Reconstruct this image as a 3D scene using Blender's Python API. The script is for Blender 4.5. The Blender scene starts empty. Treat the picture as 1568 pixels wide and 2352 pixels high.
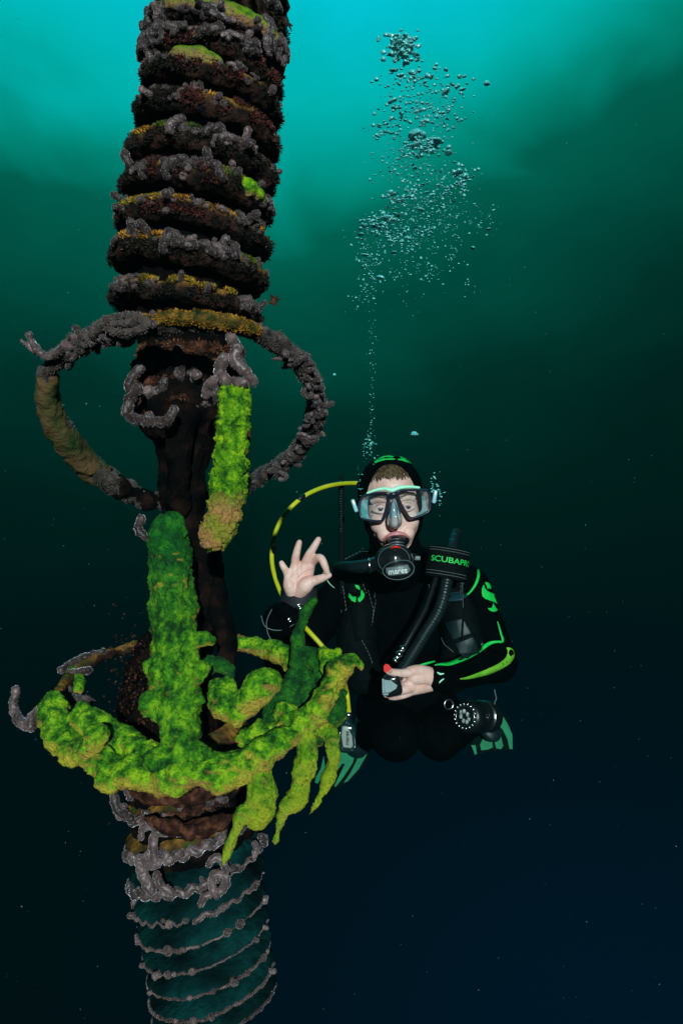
import bpy, bmesh, math, random
import numpy as np
from mathutils import Vector, Matrix, noise
from mathutils.bvhtree import BVHTree
rnd = random.Random(7)
C = bpy.context.scene.collection
sc = bpy.context.scene
# ------------------------------------------------------------------ camera
F = 1750.0                      # focal length in units of a 1568 x 2352 frame
cam_d = bpy.data.cameras.new('camera'); cam = bpy.data.objects.new('camera', cam_d); C.objects.link(cam)
cam.rotation_euler = (math.pi/2, 0, 0); cam_d.sensor_fit = 'VERTICAL'; cam_d.sensor_height = 36
cam_d.lens = 36*F/2352; cam_d.clip_start = 0.02; cam_d.clip_end = 200
sc.camera = cam
# ------------------------------------------------------------------ world: lit water column
w = bpy.data.worlds.new('World'); sc.world = w; w.use_nodes = True
nt = w.node_tree; nt.nodes.clear()
def N(t, typ, **kw):
    n = t.nodes.new(typ)
    for k, v in kw.items():
        if k[0] == '_': n.inputs[int(k[1:])].default_value = v
        else: setattr(n, k, v)
    return n
def M(t, op, a, b=None, c=None, clamp=False):
    n = t.nodes.new('ShaderNodeMath'); n.operation = op; n.use_clamp = clamp
    for i, v in enumerate((a, b, c)):
        if v is None: continue
        if isinstance(v, (int, float)): n.inputs[i].default_value = v
        else: t.links.new(v, n.inputs[i])
    return n.outputs[0]
def ramp(t, fac, stops, interp='LINEAR'):
    n = t.nodes.new('ShaderNodeValToRGB'); cr = n.color_ramp; cr.interpolation = interp
    while len(cr.elements) > 1: cr.elements.remove(cr.elements[-1])
    cr.elements[0].position = stops[0][0]; cr.elements[0].color = (*stops[0][1], 1)
    for p, c in stops[1:]:
        e = cr.elements.new(p); e.color = (*c, 1)
    t.links.new(fac, n.inputs[0]); return n.outputs[0]
def s2l(c): return tuple((v/255/12.92 if v/255 <= .04045 else ((v/255+.055)/1.055)**2.4) for v in c)
tc = N(nt, 'ShaderNodeTexCoord'); sp = N(nt, 'ShaderNodeSeparateXYZ'); nt.links.new(tc.outputs['Generated'], sp.inputs[0])
ax = M(nt, 'ARCTAN2', sp.outputs[0], sp.outputs[1])          # azimuth, 0 = ahead
el = sp.outputs[2]                                           # sine of elevation
nz = N(nt, 'ShaderNodeTexNoise'); nz.inputs['Scale'].default_value = 3.2; nz.inputs['Detail'].default_value = 3.5; nz.inputs['Distortion'].default_value = .4
mp_ = N(nt, 'ShaderNodeMapping'); mp_.inputs['Scale'].default_value = (1.6, 1, 2.6); nt.links.new(tc.outputs['Generated'], mp_.inputs[0]); nt.links.new(mp_.outputs[0], nz.inputs['Vector'])
dx = M(nt, 'ADD', ax, 0.06)
spread = M(nt, 'MULTIPLY', M(nt, 'MULTIPLY', dx, dx), -0.30)
# right hand side falls off faster
rt = M(nt, 'MULTIPLY', M(nt, 'MAXIMUM', dx, 0.0), -0.18)
lt = M(nt, 'MULTIPLY', M(nt, 'MAXIMUM', M(nt,'MULTIPLY', dx, -1.0), 0.0), -0.03)
wob = M(nt, 'MULTIPLY', M(nt, 'SUBTRACT', nz.outputs['Fac'], 0.5), 0.14)
up = M(nt, 'MAXIMUM', M(nt, 'ADD', el, .15), 0.0)
amt = M(nt, 'MINIMUM', M(nt, 'MULTIPLY', up, 3.0), 1.0)
tot = M(nt, 'ADD', el, M(nt, 'MULTIPLY', M(nt, 'ADD', M(nt, 'ADD', spread, rt), M(nt, 'ADD', lt, wob)), amt))
pos = M(nt, 'MULTIPLY_ADD', tot, 0.5, 0.5)
def st(e): return 0.5+0.5*e
col = ramp(nt, pos, [(0.0, s2l((0, 5, 8))), (st(-.55), s2l((0, 5, 8))), (st(-.3), s2l((0, 6, 8))), (st(-.15), s2l((0, 11, 12))),
    (st(.0), s2l((0, 26, 21))), (st(.12), s2l((0, 45, 36))), (st(.24), s2l((0, 70, 57))), (st(.33), s2l((0, 92, 76))),
    (st(.38), s2l((0, 134, 118))), (st(.455), s2l((0, 178, 174))), (st(.53), s2l((2, 192, 208))), (st(.62), s2l((8, 200, 220))), (st(.75), s2l((40, 215, 232))), (1.0, s2l((90, 235, 245)))])
# left bottom darker than right bottom
mrb = N(nt, 'ShaderNodeMapRange', interpolation_type='SMOOTHSTEP'); mrb.inputs[1].default_value = -.06; mrb.inputs[2].default_value = -.58; nt.links.new(el, mrb.inputs[0])
mra = N(nt, 'ShaderNodeMapRange', interpolation_type='SMOOTHSTEP'); mra.inputs[1].default_value = -.45; mra.inputs[2].default_value = .35; nt.links.new(ax, mra.inputs[0])
mxn = N(nt, 'ShaderNodeMix', data_type='RGBA'); nt.links.new(M(nt, 'MULTIPLY', mrb.outputs[0], mra.outputs[0]), mxn.inputs[0]); nt.links.new(col, mxn.inputs[6]); mxn.inputs[7].default_value = (*s2l((0, 14, 32)), 1)
bg = N(nt, 'ShaderNodeBackground'); nt.links.new(mxn.outputs[2], bg.inputs[0]); bg.inputs[1].default_value = 1.35
wo = N(nt, 'ShaderNodeOutputWorld'); nt.links.new(bg.outputs[0], wo.inputs[0])
# ------------------------------------------------------------------ light
strobe_d = bpy.data.lights.new('sun', 'SUN'); strobe_d.energy = 4.9; strobe_d.angle = math.radians(1.2); strobe_d.color = (1, .95, .93)  # directional lamp standing in for the camera strobes
sun = bpy.data.objects.new('sun', strobe_d); C.objects.link(sun)
sun.rotation_euler = Vector((-0.12, 1.0, -0.25)).to_track_quat('-Z', 'Y').to_euler()
vs = sc.view_settings; vs.view_transform = 'Standard'; vs.look = 'None'; vs.exposure = 0; vs.gamma = 1; vs.use_curve_mapping = False
cy = sc.cycles
cy.use_denoising = True; cy.max_bounces = 8; cy.transparent_max_bounces = 16; cy.volume_bounces = 0
cy.caustics_reflective = False; cy.caustics_refractive = False

# ------------------------------------------------------------------ helpers
def P(x, y, d): return Vector(((x-784)/F*d, d, (1176-y)/F*d))
def S(px, d): return px/F*d
class G:
    def __init__(s): s.v = []; s.f = []; s.m = []
    def add(s, vs, fs, m=0):
        o = len(s.v); s.v += [tuple(a) for a in vs]; s.f += [tuple(i+o for i in f) for f in fs]; s.m += [m]*len(fs); return s
    def chain(s, pts, rad, seg=14, m=0, sub=4, cap=4, flat=1.0, flatdir=None):
        pts = [Vector(p) for p in pts]; rad = list(rad) if hasattr(rad, '__len__') else [rad]*len(pts)
        if sub > 1 and len(pts) > 2:
            P2, R2 = [], []
            for i in range(len(pts)-1):
                p0 = pts[max(i-1, 0)]; p1 = pts[i]; p2 = pts[i+1]; p3 = pts[min(i+2, len(pts)-1)]
                for k in range(sub):
                    t = k/sub
                    P2.append(0.5*((2*p1)+(p2-p0)*t+(2*p0-5*p1+4*p2-p3)*t*t+(3*p1-p0-3*p2+p3)*t**3)); R2.append(rad[i]*(1-t)+rad[i+1]*t)
            P2.append(pts[-1]); R2.append(rad[-1]); pts, rad = P2, R2
        tg = []
        for i in range(len(pts)):
            a = pts[max(i-1, 0)]; b = pts[min(i+1, len(pts)-1)]; t = (b-a)
            tg.append(t.normalized() if t.length > 1e-9 else Vector((0, 0, 1)))
        n = Vector(flatdir) if flatdir is not None else (Vector((0, 0, 1)) if abs(tg[0].z) < .9 else Vector((1, 0, 0)))
        P3, T3, R3 = [], [], []
        for k in range(cap, 0, -1):
            a = math.pi/2*k/(cap+.0); P3.append(pts[0]-tg[0]*rad[0]*math.sin(a)); T3.append(tg[0]); R3.append(max(rad[0]*math.cos(a), rad[0]*.02))
        for p, t, r in zip(pts, tg, rad): P3.append(p); T3.append(t); R3.append(r)
        for k in range(1, cap+1):
            a = math.pi/2*k/(cap+.0); P3.append(pts[-1]+tg[-1]*rad[-1]*math.sin(a)); T3.append(tg[-1]); R3.append(max(rad[-1]*math.cos(a), rad[-1]*.02))
        vs = []
        for p, t, r in zip(P3, T3, R3):
            u = (n-t*n.dot(t)); u = u.normalized() if u.length > 1e-6 else t.orthogonal().normalized(); n = u; b = t.cross(u)
            for j in range(seg):
                a = 2*math.pi*j/seg; vs.append(p+(u*math.cos(a)*flat+b*math.sin(a))*r)
        L = len(P3); fs = [(i*seg+j, i*seg+(j+1) % seg, (i+1)*seg+(j+1) % seg, (i+1)*seg+j) for i in range(L-1) for j in range(seg)]
        fs.append(tuple(reversed(range(seg)))); fs.append(tuple((L-1)*seg+j for j in range(seg)))
        return s.add(vs, fs, m)
    def ell(s, c, r, rot=None, m=0, u=20, v=12):
        c = Vector(c); r = r if hasattr(r, '__len__') else (r, r, r); vs = [Vector((0, 0, r[2]))]
        for i in range(1, v):
            for j in range(u):
                a = math.pi*i/v; b = 2*math.pi*j/u; vs.append(Vector((r[0]*math.sin(a)*math.cos(b), r[1]*math.sin(a)*math.sin(b), r[2]*math.cos(a))))
        vs.append(Vector((0, 0, -r[2])))
        if rot: vs = [rot@x for x in vs]
        vs = [x+c for x in vs]; n = len(vs)-1
        fs = [(0, 1+j, 1+(j+1) % u) for j in range(u)] + [(1+i*u+j, 1+(i+1)*u+j, 1+(i+1)*u+(j+1) % u, 1+i*u+(j+1) % u) for i in range(v-2) for j in range(u)]
        fs += [(n, 1+(v-2)*u+(j+1) % u, 1+(v-2)*u+j) for j in range(u)]
        return s.add(vs, fs, m)
    def box(s, c, size, bev=.002, rot=None, m=0):
        bm = bmesh.new(); bmesh.ops.create_cube(bm, size=1)
        for v in bm.verts: v.co = Vector((v.co.x*size[0], v.co.y*size[1], v.co.z*size[2]))
        if bev: bmesh.ops.bevel(bm, geom=bm.edges[:]+bm.verts[:], offset=min(bev, min(size)*.45), segments=3, affect='EDGES', profile=.5)
        bm.verts.index_update(); vs = [(rot@v.co if rot else v.co)+Vector(c) for v in bm.verts]; fs = [tuple(v.index for v in f.verts) for f in bm.faces]
        bm.free(); return s.add(vs, fs, m)
    def lathe(s, prof, base, axis, seg=28, m=0, closed=True):
        base = Vector(base); ax = Vector(axis).normalized(); u = ax.orthogonal().normalized(); b = ax.cross(u); vs = []
        for h, r in prof:
            for j in range(seg):
                a = 2*math.pi*j/seg; vs.append(base+ax*h+(u*math.cos(a)+b*math.sin(a))*r)
        L = len(prof); fs = [(i*seg+j, i*seg+(j+1) % seg, (i+1)*seg+(j+1) % seg, (i+1)*seg+j) for i in range(L-1) for j in range(seg)]
        if closed: fs.append(tuple(reversed(range(seg)))); fs.append(tuple((L-1)*seg+j for j in range(seg)))
        return s.add(vs, fs, m)
    def torus(s, c, axis, R, r, seg=32, sg=8, m=0, sx=1.0):
        c = Vector(c); ax = Vector(axis).normalized(); u = ax.orthogonal().normalized(); b = ax.cross(u); vs = []
        for i in range(seg):
            A = 2*math.pi*i/seg; o = u*math.cos(A)+b*math.sin(A)*sx
            for j in range(sg):
                a = 2*math.pi*j/sg; vs.append(c+o*(R+r*math.cos(a))+ax*r*math.sin(a))
        fs = [(i*sg+j, ((i+1) % seg)*sg+j, ((i+1) % seg)*sg+(j+1) % sg, i*sg+(j+1) % sg) for i in range(seg) for j in range(sg)]
        return s.add(vs, fs, m)
def mesh_of(g, name, loc=(0, 0, 0)):
    me = bpy.data.meshes.new(name); l = Vector(loc); me.from_pydata([Vector(v)-l for v in g.v], [], g.f)
    me.polygons.foreach_set('material_index', g.m); me.update(); return me
def wloc(o):
    v = Vector(o.location)
    while o.parent: o = o.parent; v = v+Vector(o.location)
    return v
def link(name, me, mats, parent=None, loc=None, smooth=True):
    o = bpy.data.objects.new(name, me); C.objects.link(o)
    if not isinstance(mats, (list, tuple)): mats = [mats]
    if len(me.materials) == 0:
        for m in mats: me.materials.append(m)
    if parent: o.parent = parent
    elif loc is not None: o.location = loc
    if smooth: me.polygons.foreach_set('use_smooth', [True]*len(me.polygons))
    return o
def obj(name, g, mats, parent=None, loc=None, smooth=True):
    """vertices of g are world coordinates"""
    l = wloc(parent) if parent else (loc if loc is not None else Vector((0, 0, 0)))
    return link(name, mesh_of(g, name, l), mats, parent, loc, smooth)
def thing(name, label, cat, loc, group=None):
    o = bpy.data.objects.new(name, None); C.objects.link(o); o.location = loc; o.empty_display_size = .05
    return tag(o, label, cat, group)
def tag(o, label=None, cat=None, group=None, kind=None):
    for k, v in (('label', label), ('category', cat), ('group', group), ('kind', kind)):
        if v: o[k] = v
    return o
def remesh(g, vox, smooth=4, disp=None, fac=.5):
    """one continuous skin round all the closed shapes of g -> new mesh in the same coordinates"""
    me = mesh_of(g, 'tmp'); o = bpy.data.objects.new('tmp', me); C.objects.link(o)
    m = o.modifiers.new('r', 'REMESH'); m.mode = 'VOXEL'; m.voxel_size = vox; m.adaptivity = 0
    if smooth: s = o.modifiers.new('s', 'SMOOTH'); s.factor = fac; s.iterations = smooth
    dg = bpy.context.evaluated_depsgraph_get(); out = bpy.data.meshes.new_from_object(o.evaluated_get(dg))
    bpy.data.objects.remove(o); bpy.data.meshes.remove(me); out.materials.clear()
    if disp:
        n = len(out.vertices); co = np.empty(n*3); out.vertices.foreach_get('co', co); co = co.reshape(-1, 3)
        nr = np.empty(n*3); out.vertex_normals.foreach_get('vector', nr); nr = nr.reshape(-1, 3)
        d = np.array([disp(Vector(p), q) for p, q in zip(co, nr)]); co += nr*d[:, None]
        out.vertices.foreach_set('co', co.ravel()); out.update()
    return out
def robj(name, g, mats, vox, parent=None, loc=None, smooth=4, disp=None):
    me = remesh(g, vox, smooth, disp); l = wloc(parent) if parent else (Vector(loc) if loc is not None else Vector((0, 0, 0)))
    me.transform(Matrix.Translation(-l)); me.name = name
    return link(name, me, mats, parent, loc)
def bvh_of(objs):
    vs, fs = [], []
    for o in objs:
        l = wloc(o); b = len(vs); vs += [v.co+l for v in o.data.vertices]; fs += [tuple(i+b for i in p.vertices) for p in o.data.polygons]
    return BVHTree.FromPolygons(vs, fs)
def onto(bvh, x, y, off=.0012, dd=2.0):
    r = P(x, y, 1.0).normalized(); h = bvh.ray_cast(Vector((0, 0, 0)), r)
    if h[0] is None:
        h = bvh.find_nearest(P(x, y, dd))
    n = h[1] if h[1].dot(r) < 0 else -h[1]
    return h[0]+n*off, n
def patch(bvh, polys, off=.0012, thick=.0012, dd=2.0, cell=2.2, stroke=False):
    """flat outlines laid onto a curved body and given a thickness"""
    key = {}; V = []; Fc = []
    for poly in polys:
        xs = [p[0] for p in poly]; ys = [p[1] for p in poly]
        if stroke or (len(polys) > 4 and len(poly) == 4):          # a stroke: its quads are used as they are
            ids = []
            for x, y in poly:
                k = (round(x, 2), round(y, 2))
                if k not in key: key[k] = len(V); V.append((x, y))
                ids.append(key[k])
            Fc.append(tuple(ids)); continue
        c = min(cell, max(.6, min(max(xs)-min(xs), max(ys)-min(ys))/8)); n = len(poly); base = {}
        def inside(x, y):
            r = False
            for a in range(n):
                x1, y1 = poly[a]; x2, y2 = poly[(a+1) % n]
                if (y1 > y) != (y2 > y) and x < (x2-x1)*(y-y1)/(y2-y1)+x1: r = not r
            return r
        x0, y0 = min(xs)-c, min(ys)-c; cells = [(a, b) for a in range(int((max(xs)-x0)/c)+2) for b in range(int((max(ys)-y0)/c)+2) if inside(x0+(a+.5)*c, y0+(b+.5)*c)]; cs = set(cells)
        for a, b in cells:
            ids = []
            for da, db in ((0, 0), (1, 0), (1, 1), (0, 1)):
                k = (a+da, b+db)
                if k not in base:
                    x, y = x0+k[0]*c, y0+k[1]*c
                    if not all((k[0]-u, k[1]-v) in cs for u in (0, 1) for v in (0, 1)):
                        q = Vector((x, y)); best = None
                        for e in range(n):
                            A = Vector(poly[e]); B = Vector(poly[(e+1) % n]); t = max(0, min(1, (q-A).dot(B-A)/max((B-A).length_squared, 1e-9))); z = A.lerp(B, t)
                            if best is None or (z-q).length < best[0]: best = ((z-q).length, z)
                        x, y = best[1]
                    base[k] = len(V); V.append((x, y))
                ids.append(base[k])
            Fc.append(tuple(ids))
    bm = bmesh.new(); vs = []; ok = []
    for x, y in V:
        h = bvh.ray_cast(Vector((0, 0, 0)), P(x, y, 1).normalized()); p, nn = onto(bvh, x, y, off, dd)
        q = P(x, y, p.y); ok.append((q-p).length < .022); vs.append(bm.verts.new(p))
    for f in Fc:
        if all(ok[i] for i in f):
            try: bm.faces.new([vs[i] for i in f])
            except ValueError: pass
    bmesh.ops.delete(bm, geom=[v for v in bm.verts if not v.link_faces], context='VERTS')
    bmesh.ops.recalc_face_normals(bm, faces=bm.faces[:])
    for f in bm.faces:
        if f.normal.dot(f.calc_center_median()) > 0: f.normal_flip()
    bmesh.ops.solidify(bm, geom=bm.faces[:], thickness=thick)
    g = G(); bm.verts.index_update(); g.add([v.co.copy() for v in bm.verts], [tuple(v.index for v in f.verts) for f in bm.faces]); bm.free(); return g
def strip_poly(pts, ws, sub=5):
    """outline of a tapering stroke, in frame units"""
    q, r = [], []
    for i in range(len(pts)-1):
        p0 = Vector(pts[max(i-1, 0)]); p1 = Vector(pts[i]); p2 = Vector(pts[i+1]); p3 = Vector(pts[min(i+2, len(pts)-1)])
        for k in range(sub):
            t = k/sub; q.append(0.5*((2*p1)+(p2-p0)*t+(2*p0-5*p1+4*p2-p3)*t*t+(3*p1-p0-3*p2+p3)*t**3)); r.append(ws[i]*(1-t)+ws[i+1]*t)
    q.append(Vector(pts[-1])); r.append(ws[-1]); out = []
    L, R = [], []
    for i in range(len(q)):
        t = (q[min(i+1, len(q)-1)]-q[max(i-1, 0)]).normalized(); n = Vector((-t.y, t.x)); L.append(q[i]+n*r[i]/2); R.append(q[i]-n*r[i]/2)
    return [[tuple(L[i]), tuple(L[i+1]), tuple(R[i+1]), tuple(R[i])] for i in range(len(q)-1)]
def text_geo(s, size, fn, depth=0.0):
    cu = bpy.data.curves.new('t', 'FONT'); cu.body = s; cu.size = size; cu.align_x = 'CENTER'; cu.align_y = 'CENTER'; cu.offset = size*.012
    o = bpy.data.objects.new('t', cu); C.objects.link(o); dg = bpy.context.evaluated_depsgraph_get()
    me = bpy.data.meshes.new_from_object(o.evaluated_get(dg)); bm = bmesh.new(); bm.from_mesh(me)
    bmesh.ops.triangulate(bm, faces=bm.faces[:]); bmesh.ops.remove_doubles(bm, verts=bm.verts[:], dist=size*.001)
    for _ in range(2):
        lg = [e for e in bm.edges if e.calc_length() > size*.25]
        if lg: bmesh.ops.subdivide_edges(bm, edges=lg, cuts=1); bmesh.ops.triangulate(bm, faces=bm.faces[:])
    bm.verts.index_update(); g = G(); g.add([fn(v.co.x, v.co.y) for v in bm.verts], [tuple(v.index for v in f.verts) for f in bm.faces])
    bm.free(); bpy.data.objects.remove(o); bpy.data.curves.remove(cu); bpy.data.meshes.remove(me); return g

# ------------------------------------------------------------------ materials
def new_mat(name):
    m = bpy.data.materials.new(name); m.use_nodes = True; t = m.node_tree; return m, t, t.nodes['Principled BSDF']
def noise_fac(t, scale, detail=3, rough=.55, dist=0.0):
    tc = N(t, 'ShaderNodeTexCoord'); n = N(t, 'ShaderNodeTexNoise'); n.inputs['Scale'].default_value = scale; n.inputs['Detail'].default_value = detail
    n.inputs['Roughness'].default_value = rough; n.inputs['Distortion'].default_value = dist; t.links.new(tc.outputs['Object'], n.inputs['Vector']); return n.outputs['Fac']
def mat(name, stops, scale=40, rough=.6, spec=.3, bump=0.0, bscale=None, bdist=.002, metal=0, detail=4, sheen=0, coat=0, emis=None):
    m, t, b = new_mat(name)
    if len(stops) == 1: b.inputs['Base Color'].default_value = (*stops[0], 1)
    else:
        k = len(stops)-1; t.links.new(ramp(t, noise_fac(t, scale, detail), [(.32+.36*i/k, c) for i, c in enumerate(stops)]), b.inputs['Base Color'])
    b.inputs['Roughness'].default_value = rough; b.inputs['Specular IOR Level'].default_value = spec; b.inputs['Metallic'].default_value = metal
    if sheen: b.inputs['Sheen Weight'].default_value = sheen; b.inputs['Sheen Roughness'].default_value = .28; b.inputs['Sheen Tint'].default_value = (.75, .75, .85, 1)
    if coat: b.inputs['Coat Weight'].default_value = coat; b.inputs['Coat Roughness'].default_value = .08
    if bump:
        bp = N(t, 'ShaderNodeBump'); bp.inputs['Strength'].default_value = bump; bp.inputs['Distance'].default_value = bdist
        t.links.new(noise_fac(t, bscale or scale*3, 4), bp.inputs['Height']); t.links.new(bp.outputs[0], b.inputs['Normal'])
    return m
def sponge_mat(name, greens, under=((.55, .48, .04), (.60, .30, .08)), lo=-.75, hi=.05, speck=.75, scale=55, deep=None, tip=None):
    """algae on the upper side, bare yellow to tan sponge underneath"""
    m, t, b = new_mat(name); geo = N(t, 'ShaderNodeNewGeometry'); s = N(t, 'ShaderNodeSeparateXYZ'); t.links.new(geo.outputs['Normal'], s.inputs[0])
    n1 = noise_fac(t, scale, 5, .65); n2 = noise_fac(t, 14, 3); n3 = noise_fac(t, 260, 3, .6)
    green = ramp(t, n1, [(.38, greens[0]), (.5, greens[1]), (.62, greens[2])])
    tcz = N(t, 'ShaderNodeTexCoord'); sz_ = N(t, 'ShaderNodeSeparateXYZ'); t.links.new(tcz.outputs['Object'], sz_.inputs[0])
    zz = M(t, 'ADD', sz_.outputs[2], M(t, 'MULTIPLY', M(t, 'SUBTRACT', n2, .5), .12))
    def zone(colr, other, z0, z1):
        mr = N(t, 'ShaderNodeMapRange', interpolation_type='SMOOTHSTEP'); mr.inputs[1].default_value = z0; mr.inputs[2].default_value = z1; t.links.new(zz, mr.inputs[0])
        mx = N(t, 'ShaderNodeMix', data_type='RGBA'); t.links.new(mr.outputs[0], mx.inputs[0]); t.links.new(colr, mx.inputs[6]); t.links.new(other, mx.inputs[7]); return mx.outputs[2]
    if deep: green = zone(green, ramp(t, n1, [(.36, (.001, .05, .008)), (.5, (.004, .13, .012)), (.64, (.03, .24, .012))]), *deep)
    if tip: green = zone(green, ramp(t, n2, [(.4, (.30, .28, .03)), (.5, (.50, .24, .08)), (.6, (.58, .30, .17))]), *tip)
    un = ramp(t, n2, [(.4, under[0]), (.58, under[1])])
    f = M(t, 'ADD', s.outputs[2], M(t, 'MULTIPLY', M(t, 'SUBTRACT', n2, .5), 2.2)); f = M(t, 'ADD', f, M(t, 'MULTIPLY', M(t, 'SUBTRACT', n1, .5), 1.2))
    mr = N(t, 'ShaderNodeMapRange'); mr.inputs[1].default_value = lo; mr.inputs[2].default_value = hi; t.links.new(f, mr.inputs[0])
    mx = N(t, 'ShaderNodeMix', data_type='RGBA'); t.links.new(mr.outputs[0], mx.inputs[0]); t.links.new(un, mx.inputs[6]); t.links.new(green, mx.inputs[7])
    sk = ramp(t, n3, [(.30, (.12, .2, .05)), (.46, (1, 1, 1))]); m2 = N(t, 'ShaderNodeMix', data_type='RGBA', blend_type='MULTIPLY')
    m2.inputs[0].default_value = speck; t.links.new(mx.outputs[2], m2.inputs[6]); t.links.new(sk, m2.inputs[7]); t.links.new(m2.outputs[2], b.inputs['Base Color'])
    b.inputs['Roughness'].default_value = .75; b.inputs['Specular IOR Level'].default_value = .25
    bp = N(t, 'ShaderNodeBump'); bp.inputs['Strength'].default_value = 1; bp.inputs['Distance'].default_value = .007
    t.links.new(M(t, 'ADD', noise_fac(t, 170, 5, .7), M(t, 'MULTIPLY', n3, .5)), bp.inputs['Height']); t.links.new(bp.outputs[0], b.inputs['Normal']); return m
MT = {}
MT['sponge'] = sponge_mat('algae_sponge', ((.004, .055, .003), (.07, .29, .005), (.33, .58, .012)), lo=-.55, hi=.25)
MT['column'] = sponge_mat('column_algae', ((.003, .05, .004), (.04, .22, .006), (.20, .46, .010)), lo=-.95, hi=-.35, deep=(-.14, -.03))
MT['tube_lime'] = sponge_mat('lime_tube_algae', ((.010, .08, .002), (.12, .36, .003), (.36, .58, .008)), lo=-1.2, hi=-.9, tip=(-.128, -.155))
MT['sponge_lime'] = sponge_mat('lime_sponge', ((.012, .09, .002), (.13, .38, .003), (.38, .60, .008)), under=((.42, .40, .03), (.55, .26, .10)), lo=-.9, hi=-.4)
MT['sponge_deep'] = sponge_mat('deep_green_sponge', ((.001, .035, .006), (.005, .10, .010), (.03, .19, .010)), under=((.25, .34, .01), (.45, .26, .08)), lo=-.95, hi=-.45)
MT['sponge_finger'] = sponge_mat('yellow_sponge', ((.03, .15, .004), (.14, .34, .006), (.34, .46, .012)), under=((.46, .50, .02), (.55, .42, .07)), lo=-.8, hi=.5)
MT['coil'] = mat('overgrown_rope', [(.004, .0035, .0035), (.012, .008, .007), (.042, .018, .013), (.012, .013, .010)], 38, .9, .06, .9, 130, .006)
def lit_crest_weed(m, top, amt=1.0):
    """brown and olive weed, with the lit crest painted in, on the upward side"""
    t = m.node_tree; b = t.nodes['Principled BSDF']; src = b.inputs['Base Color'].links[0].from_socket; geo = N(t, 'ShaderNodeNewGeometry'); sx = N(t, 'ShaderNodeSeparateXYZ'); t.links.new(geo.outputs['Normal'], sx.inputs[0])
    f = M(t, 'ADD', sx.outputs[2], M(t, 'MULTIPLY', M(t, 'SUBTRACT', noise_fac(t, 30, 4), .5), 2.6)); mr = N(t, 'ShaderNodeMapRange'); mr.inputs[1].default_value = .25; mr.inputs[2].default_value = 1.0; mr.inputs[4].default_value = amt; t.links.new(f, mr.inputs[0])
    mx = N(t, 'ShaderNodeMix', data_type='RGBA'); t.links.new(mr.outputs[0], mx.inputs[0]); t.links.new(src, mx.inputs[6]); t.links.new(ramp(t, noise_fac(t, 22, 4), top), mx.inputs[7]); t.links.new(mx.outputs[2], b.inputs['Base Color'])
lit_crest_weed(MT['coil'], [(.36, (.025, .06, .012)), (.46, (.14, .07, .014)), (.55, (.34, .17, .03)), (.66, (.07, .018, .014))])  # weed colours also paint the lit crests of the coils
MT['core'] = mat('black_core', [(.0015, .0015, .002), (.004, .003, .003), (.018, .008, .006)], 30, .9, .03, .9, 120, .006)
MT['crust'] = mat('red_brown_crust', [(.006, .003, .003), (.035, .013, .009), (.15, .055, .03)], 60, .9, .08, 1, 200, .006)
MT['sleeve'] = mat('ribbed_sleeve', [(.0008, .003, .004), (.0015, .017, .018), (.003, .044, .042)], 14, .85, .04, .9, 90, .005)  # flash falloff on the lower piling is put into this dark colour
MT['tube'] = mat('hoop_growth', [(.010, .007, .006), (.04, .028, .024), (.085, .06, .05)], 60, .8, .3, 1, 170, .006, sheen=.15)
MT['tan'] = mat('tan_algae', [(.006, .035, .005), (.075, .06, .018), (.13, .07, .03)], 22, .85, .2, .8, 220, .004)
MT['fuzz'] = mat('pale_fuzz', [(.15, .09, .085), (.34, .235, .225)], 90, .6, .3)  # pale hairs added to imitate the bright rims of translucent tissue
MT['fuzz_rust'] = mat('rusty_hairs', [(.02, .008, .006), (.10, .035, .018), (.28, .13, .06)], 40, .8, .1)
MT['fuzz_dim'] = mat('brown_grey_fuzz', [(.03, .022, .02), (.12, .09, .08), (.22, .18, .17)], 60, .7, .2)
MT['moss'] = mat('moss_hairs', [(.02, .13, .004), (.12, .34, .006), (.34, .52, .02)], 30, .8, .2)
MT['moss_deep'] = mat('deep_moss_hairs', [(.002, .05, .008), (.01, .14, .012), (.05, .24, .012)], 30, .8, .2)
MT['anem'] = mat('grey_anemone', [(.014, .008, .008), (.034, .021, .021), (.075, .048, .047)], 50, .5, .4, .4, 300, .001, sheen=1)
MT['anem_pale'] = mat('pale_anemone', [(.036, .022, .022), (.09, .058, .058), (.20, .13, .13)], 60, .45, .5, .4, 300, .001, sheen=1)
MT['t_orange'] = mat('orange_turf', [(.14, .06, .008), (.48, .20, .015), (.70, .34, .03)], 60, .8, .2)
MT['t_olive'] = mat('olive_turf', [(.03, .06, .006), (.10, .15, .012), (.2, .22, .02)], 60, .8, .2)
MT['t_maroon'] = mat('maroon_turf', [(.03, .006, .006), (.09, .016, .014), (.17, .035, .025)], 60, .7, .3)
MT['t_dark'] = mat('dark_turf', [(.006, .006, .005), (.015, .012, .008), (.035, .022, .012)], 60, .8, .2)
MT['lime'] = sponge_mat('yellow_green_crust', ((.03, .12, .004), (.12, .27, .006), (.28, .36, .01)), under=((.34, .25, .07), (.34, .17, .08)), lo=-.25, hi=.45)
MT['skin'] = mat('skin', [(.70, .36, .30), (.86, .54, .48)], 38, .5, .4, .35, 420, .001)
MT['skin'].node_tree.nodes['Principled BSDF'].inputs['Subsurface Weight'].default_value = .12
MT['skin'].node_tree.nodes['Principled BSDF'].inputs['Subsurface Scale'].default_value = .008
MT['lip'] = mat('lips', [(.60, .17, .19), (.72, .27, .28)], 90, .4, .5)
MT['hair'] = mat('brown_hair', [(.03, .016, .008), (.09, .05, .025), (.18, .10, .05)], 120, .5, .4)
MT['brow'] = mat('eyebrow', [(.20, .12, .085)], rough=.7)
MT['white'] = mat('eye_white', [(.34, .31, .30)], rough=.3)
MT['iris'] = mat('iris', [(.010, .009, .012)], rough=.15)
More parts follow.
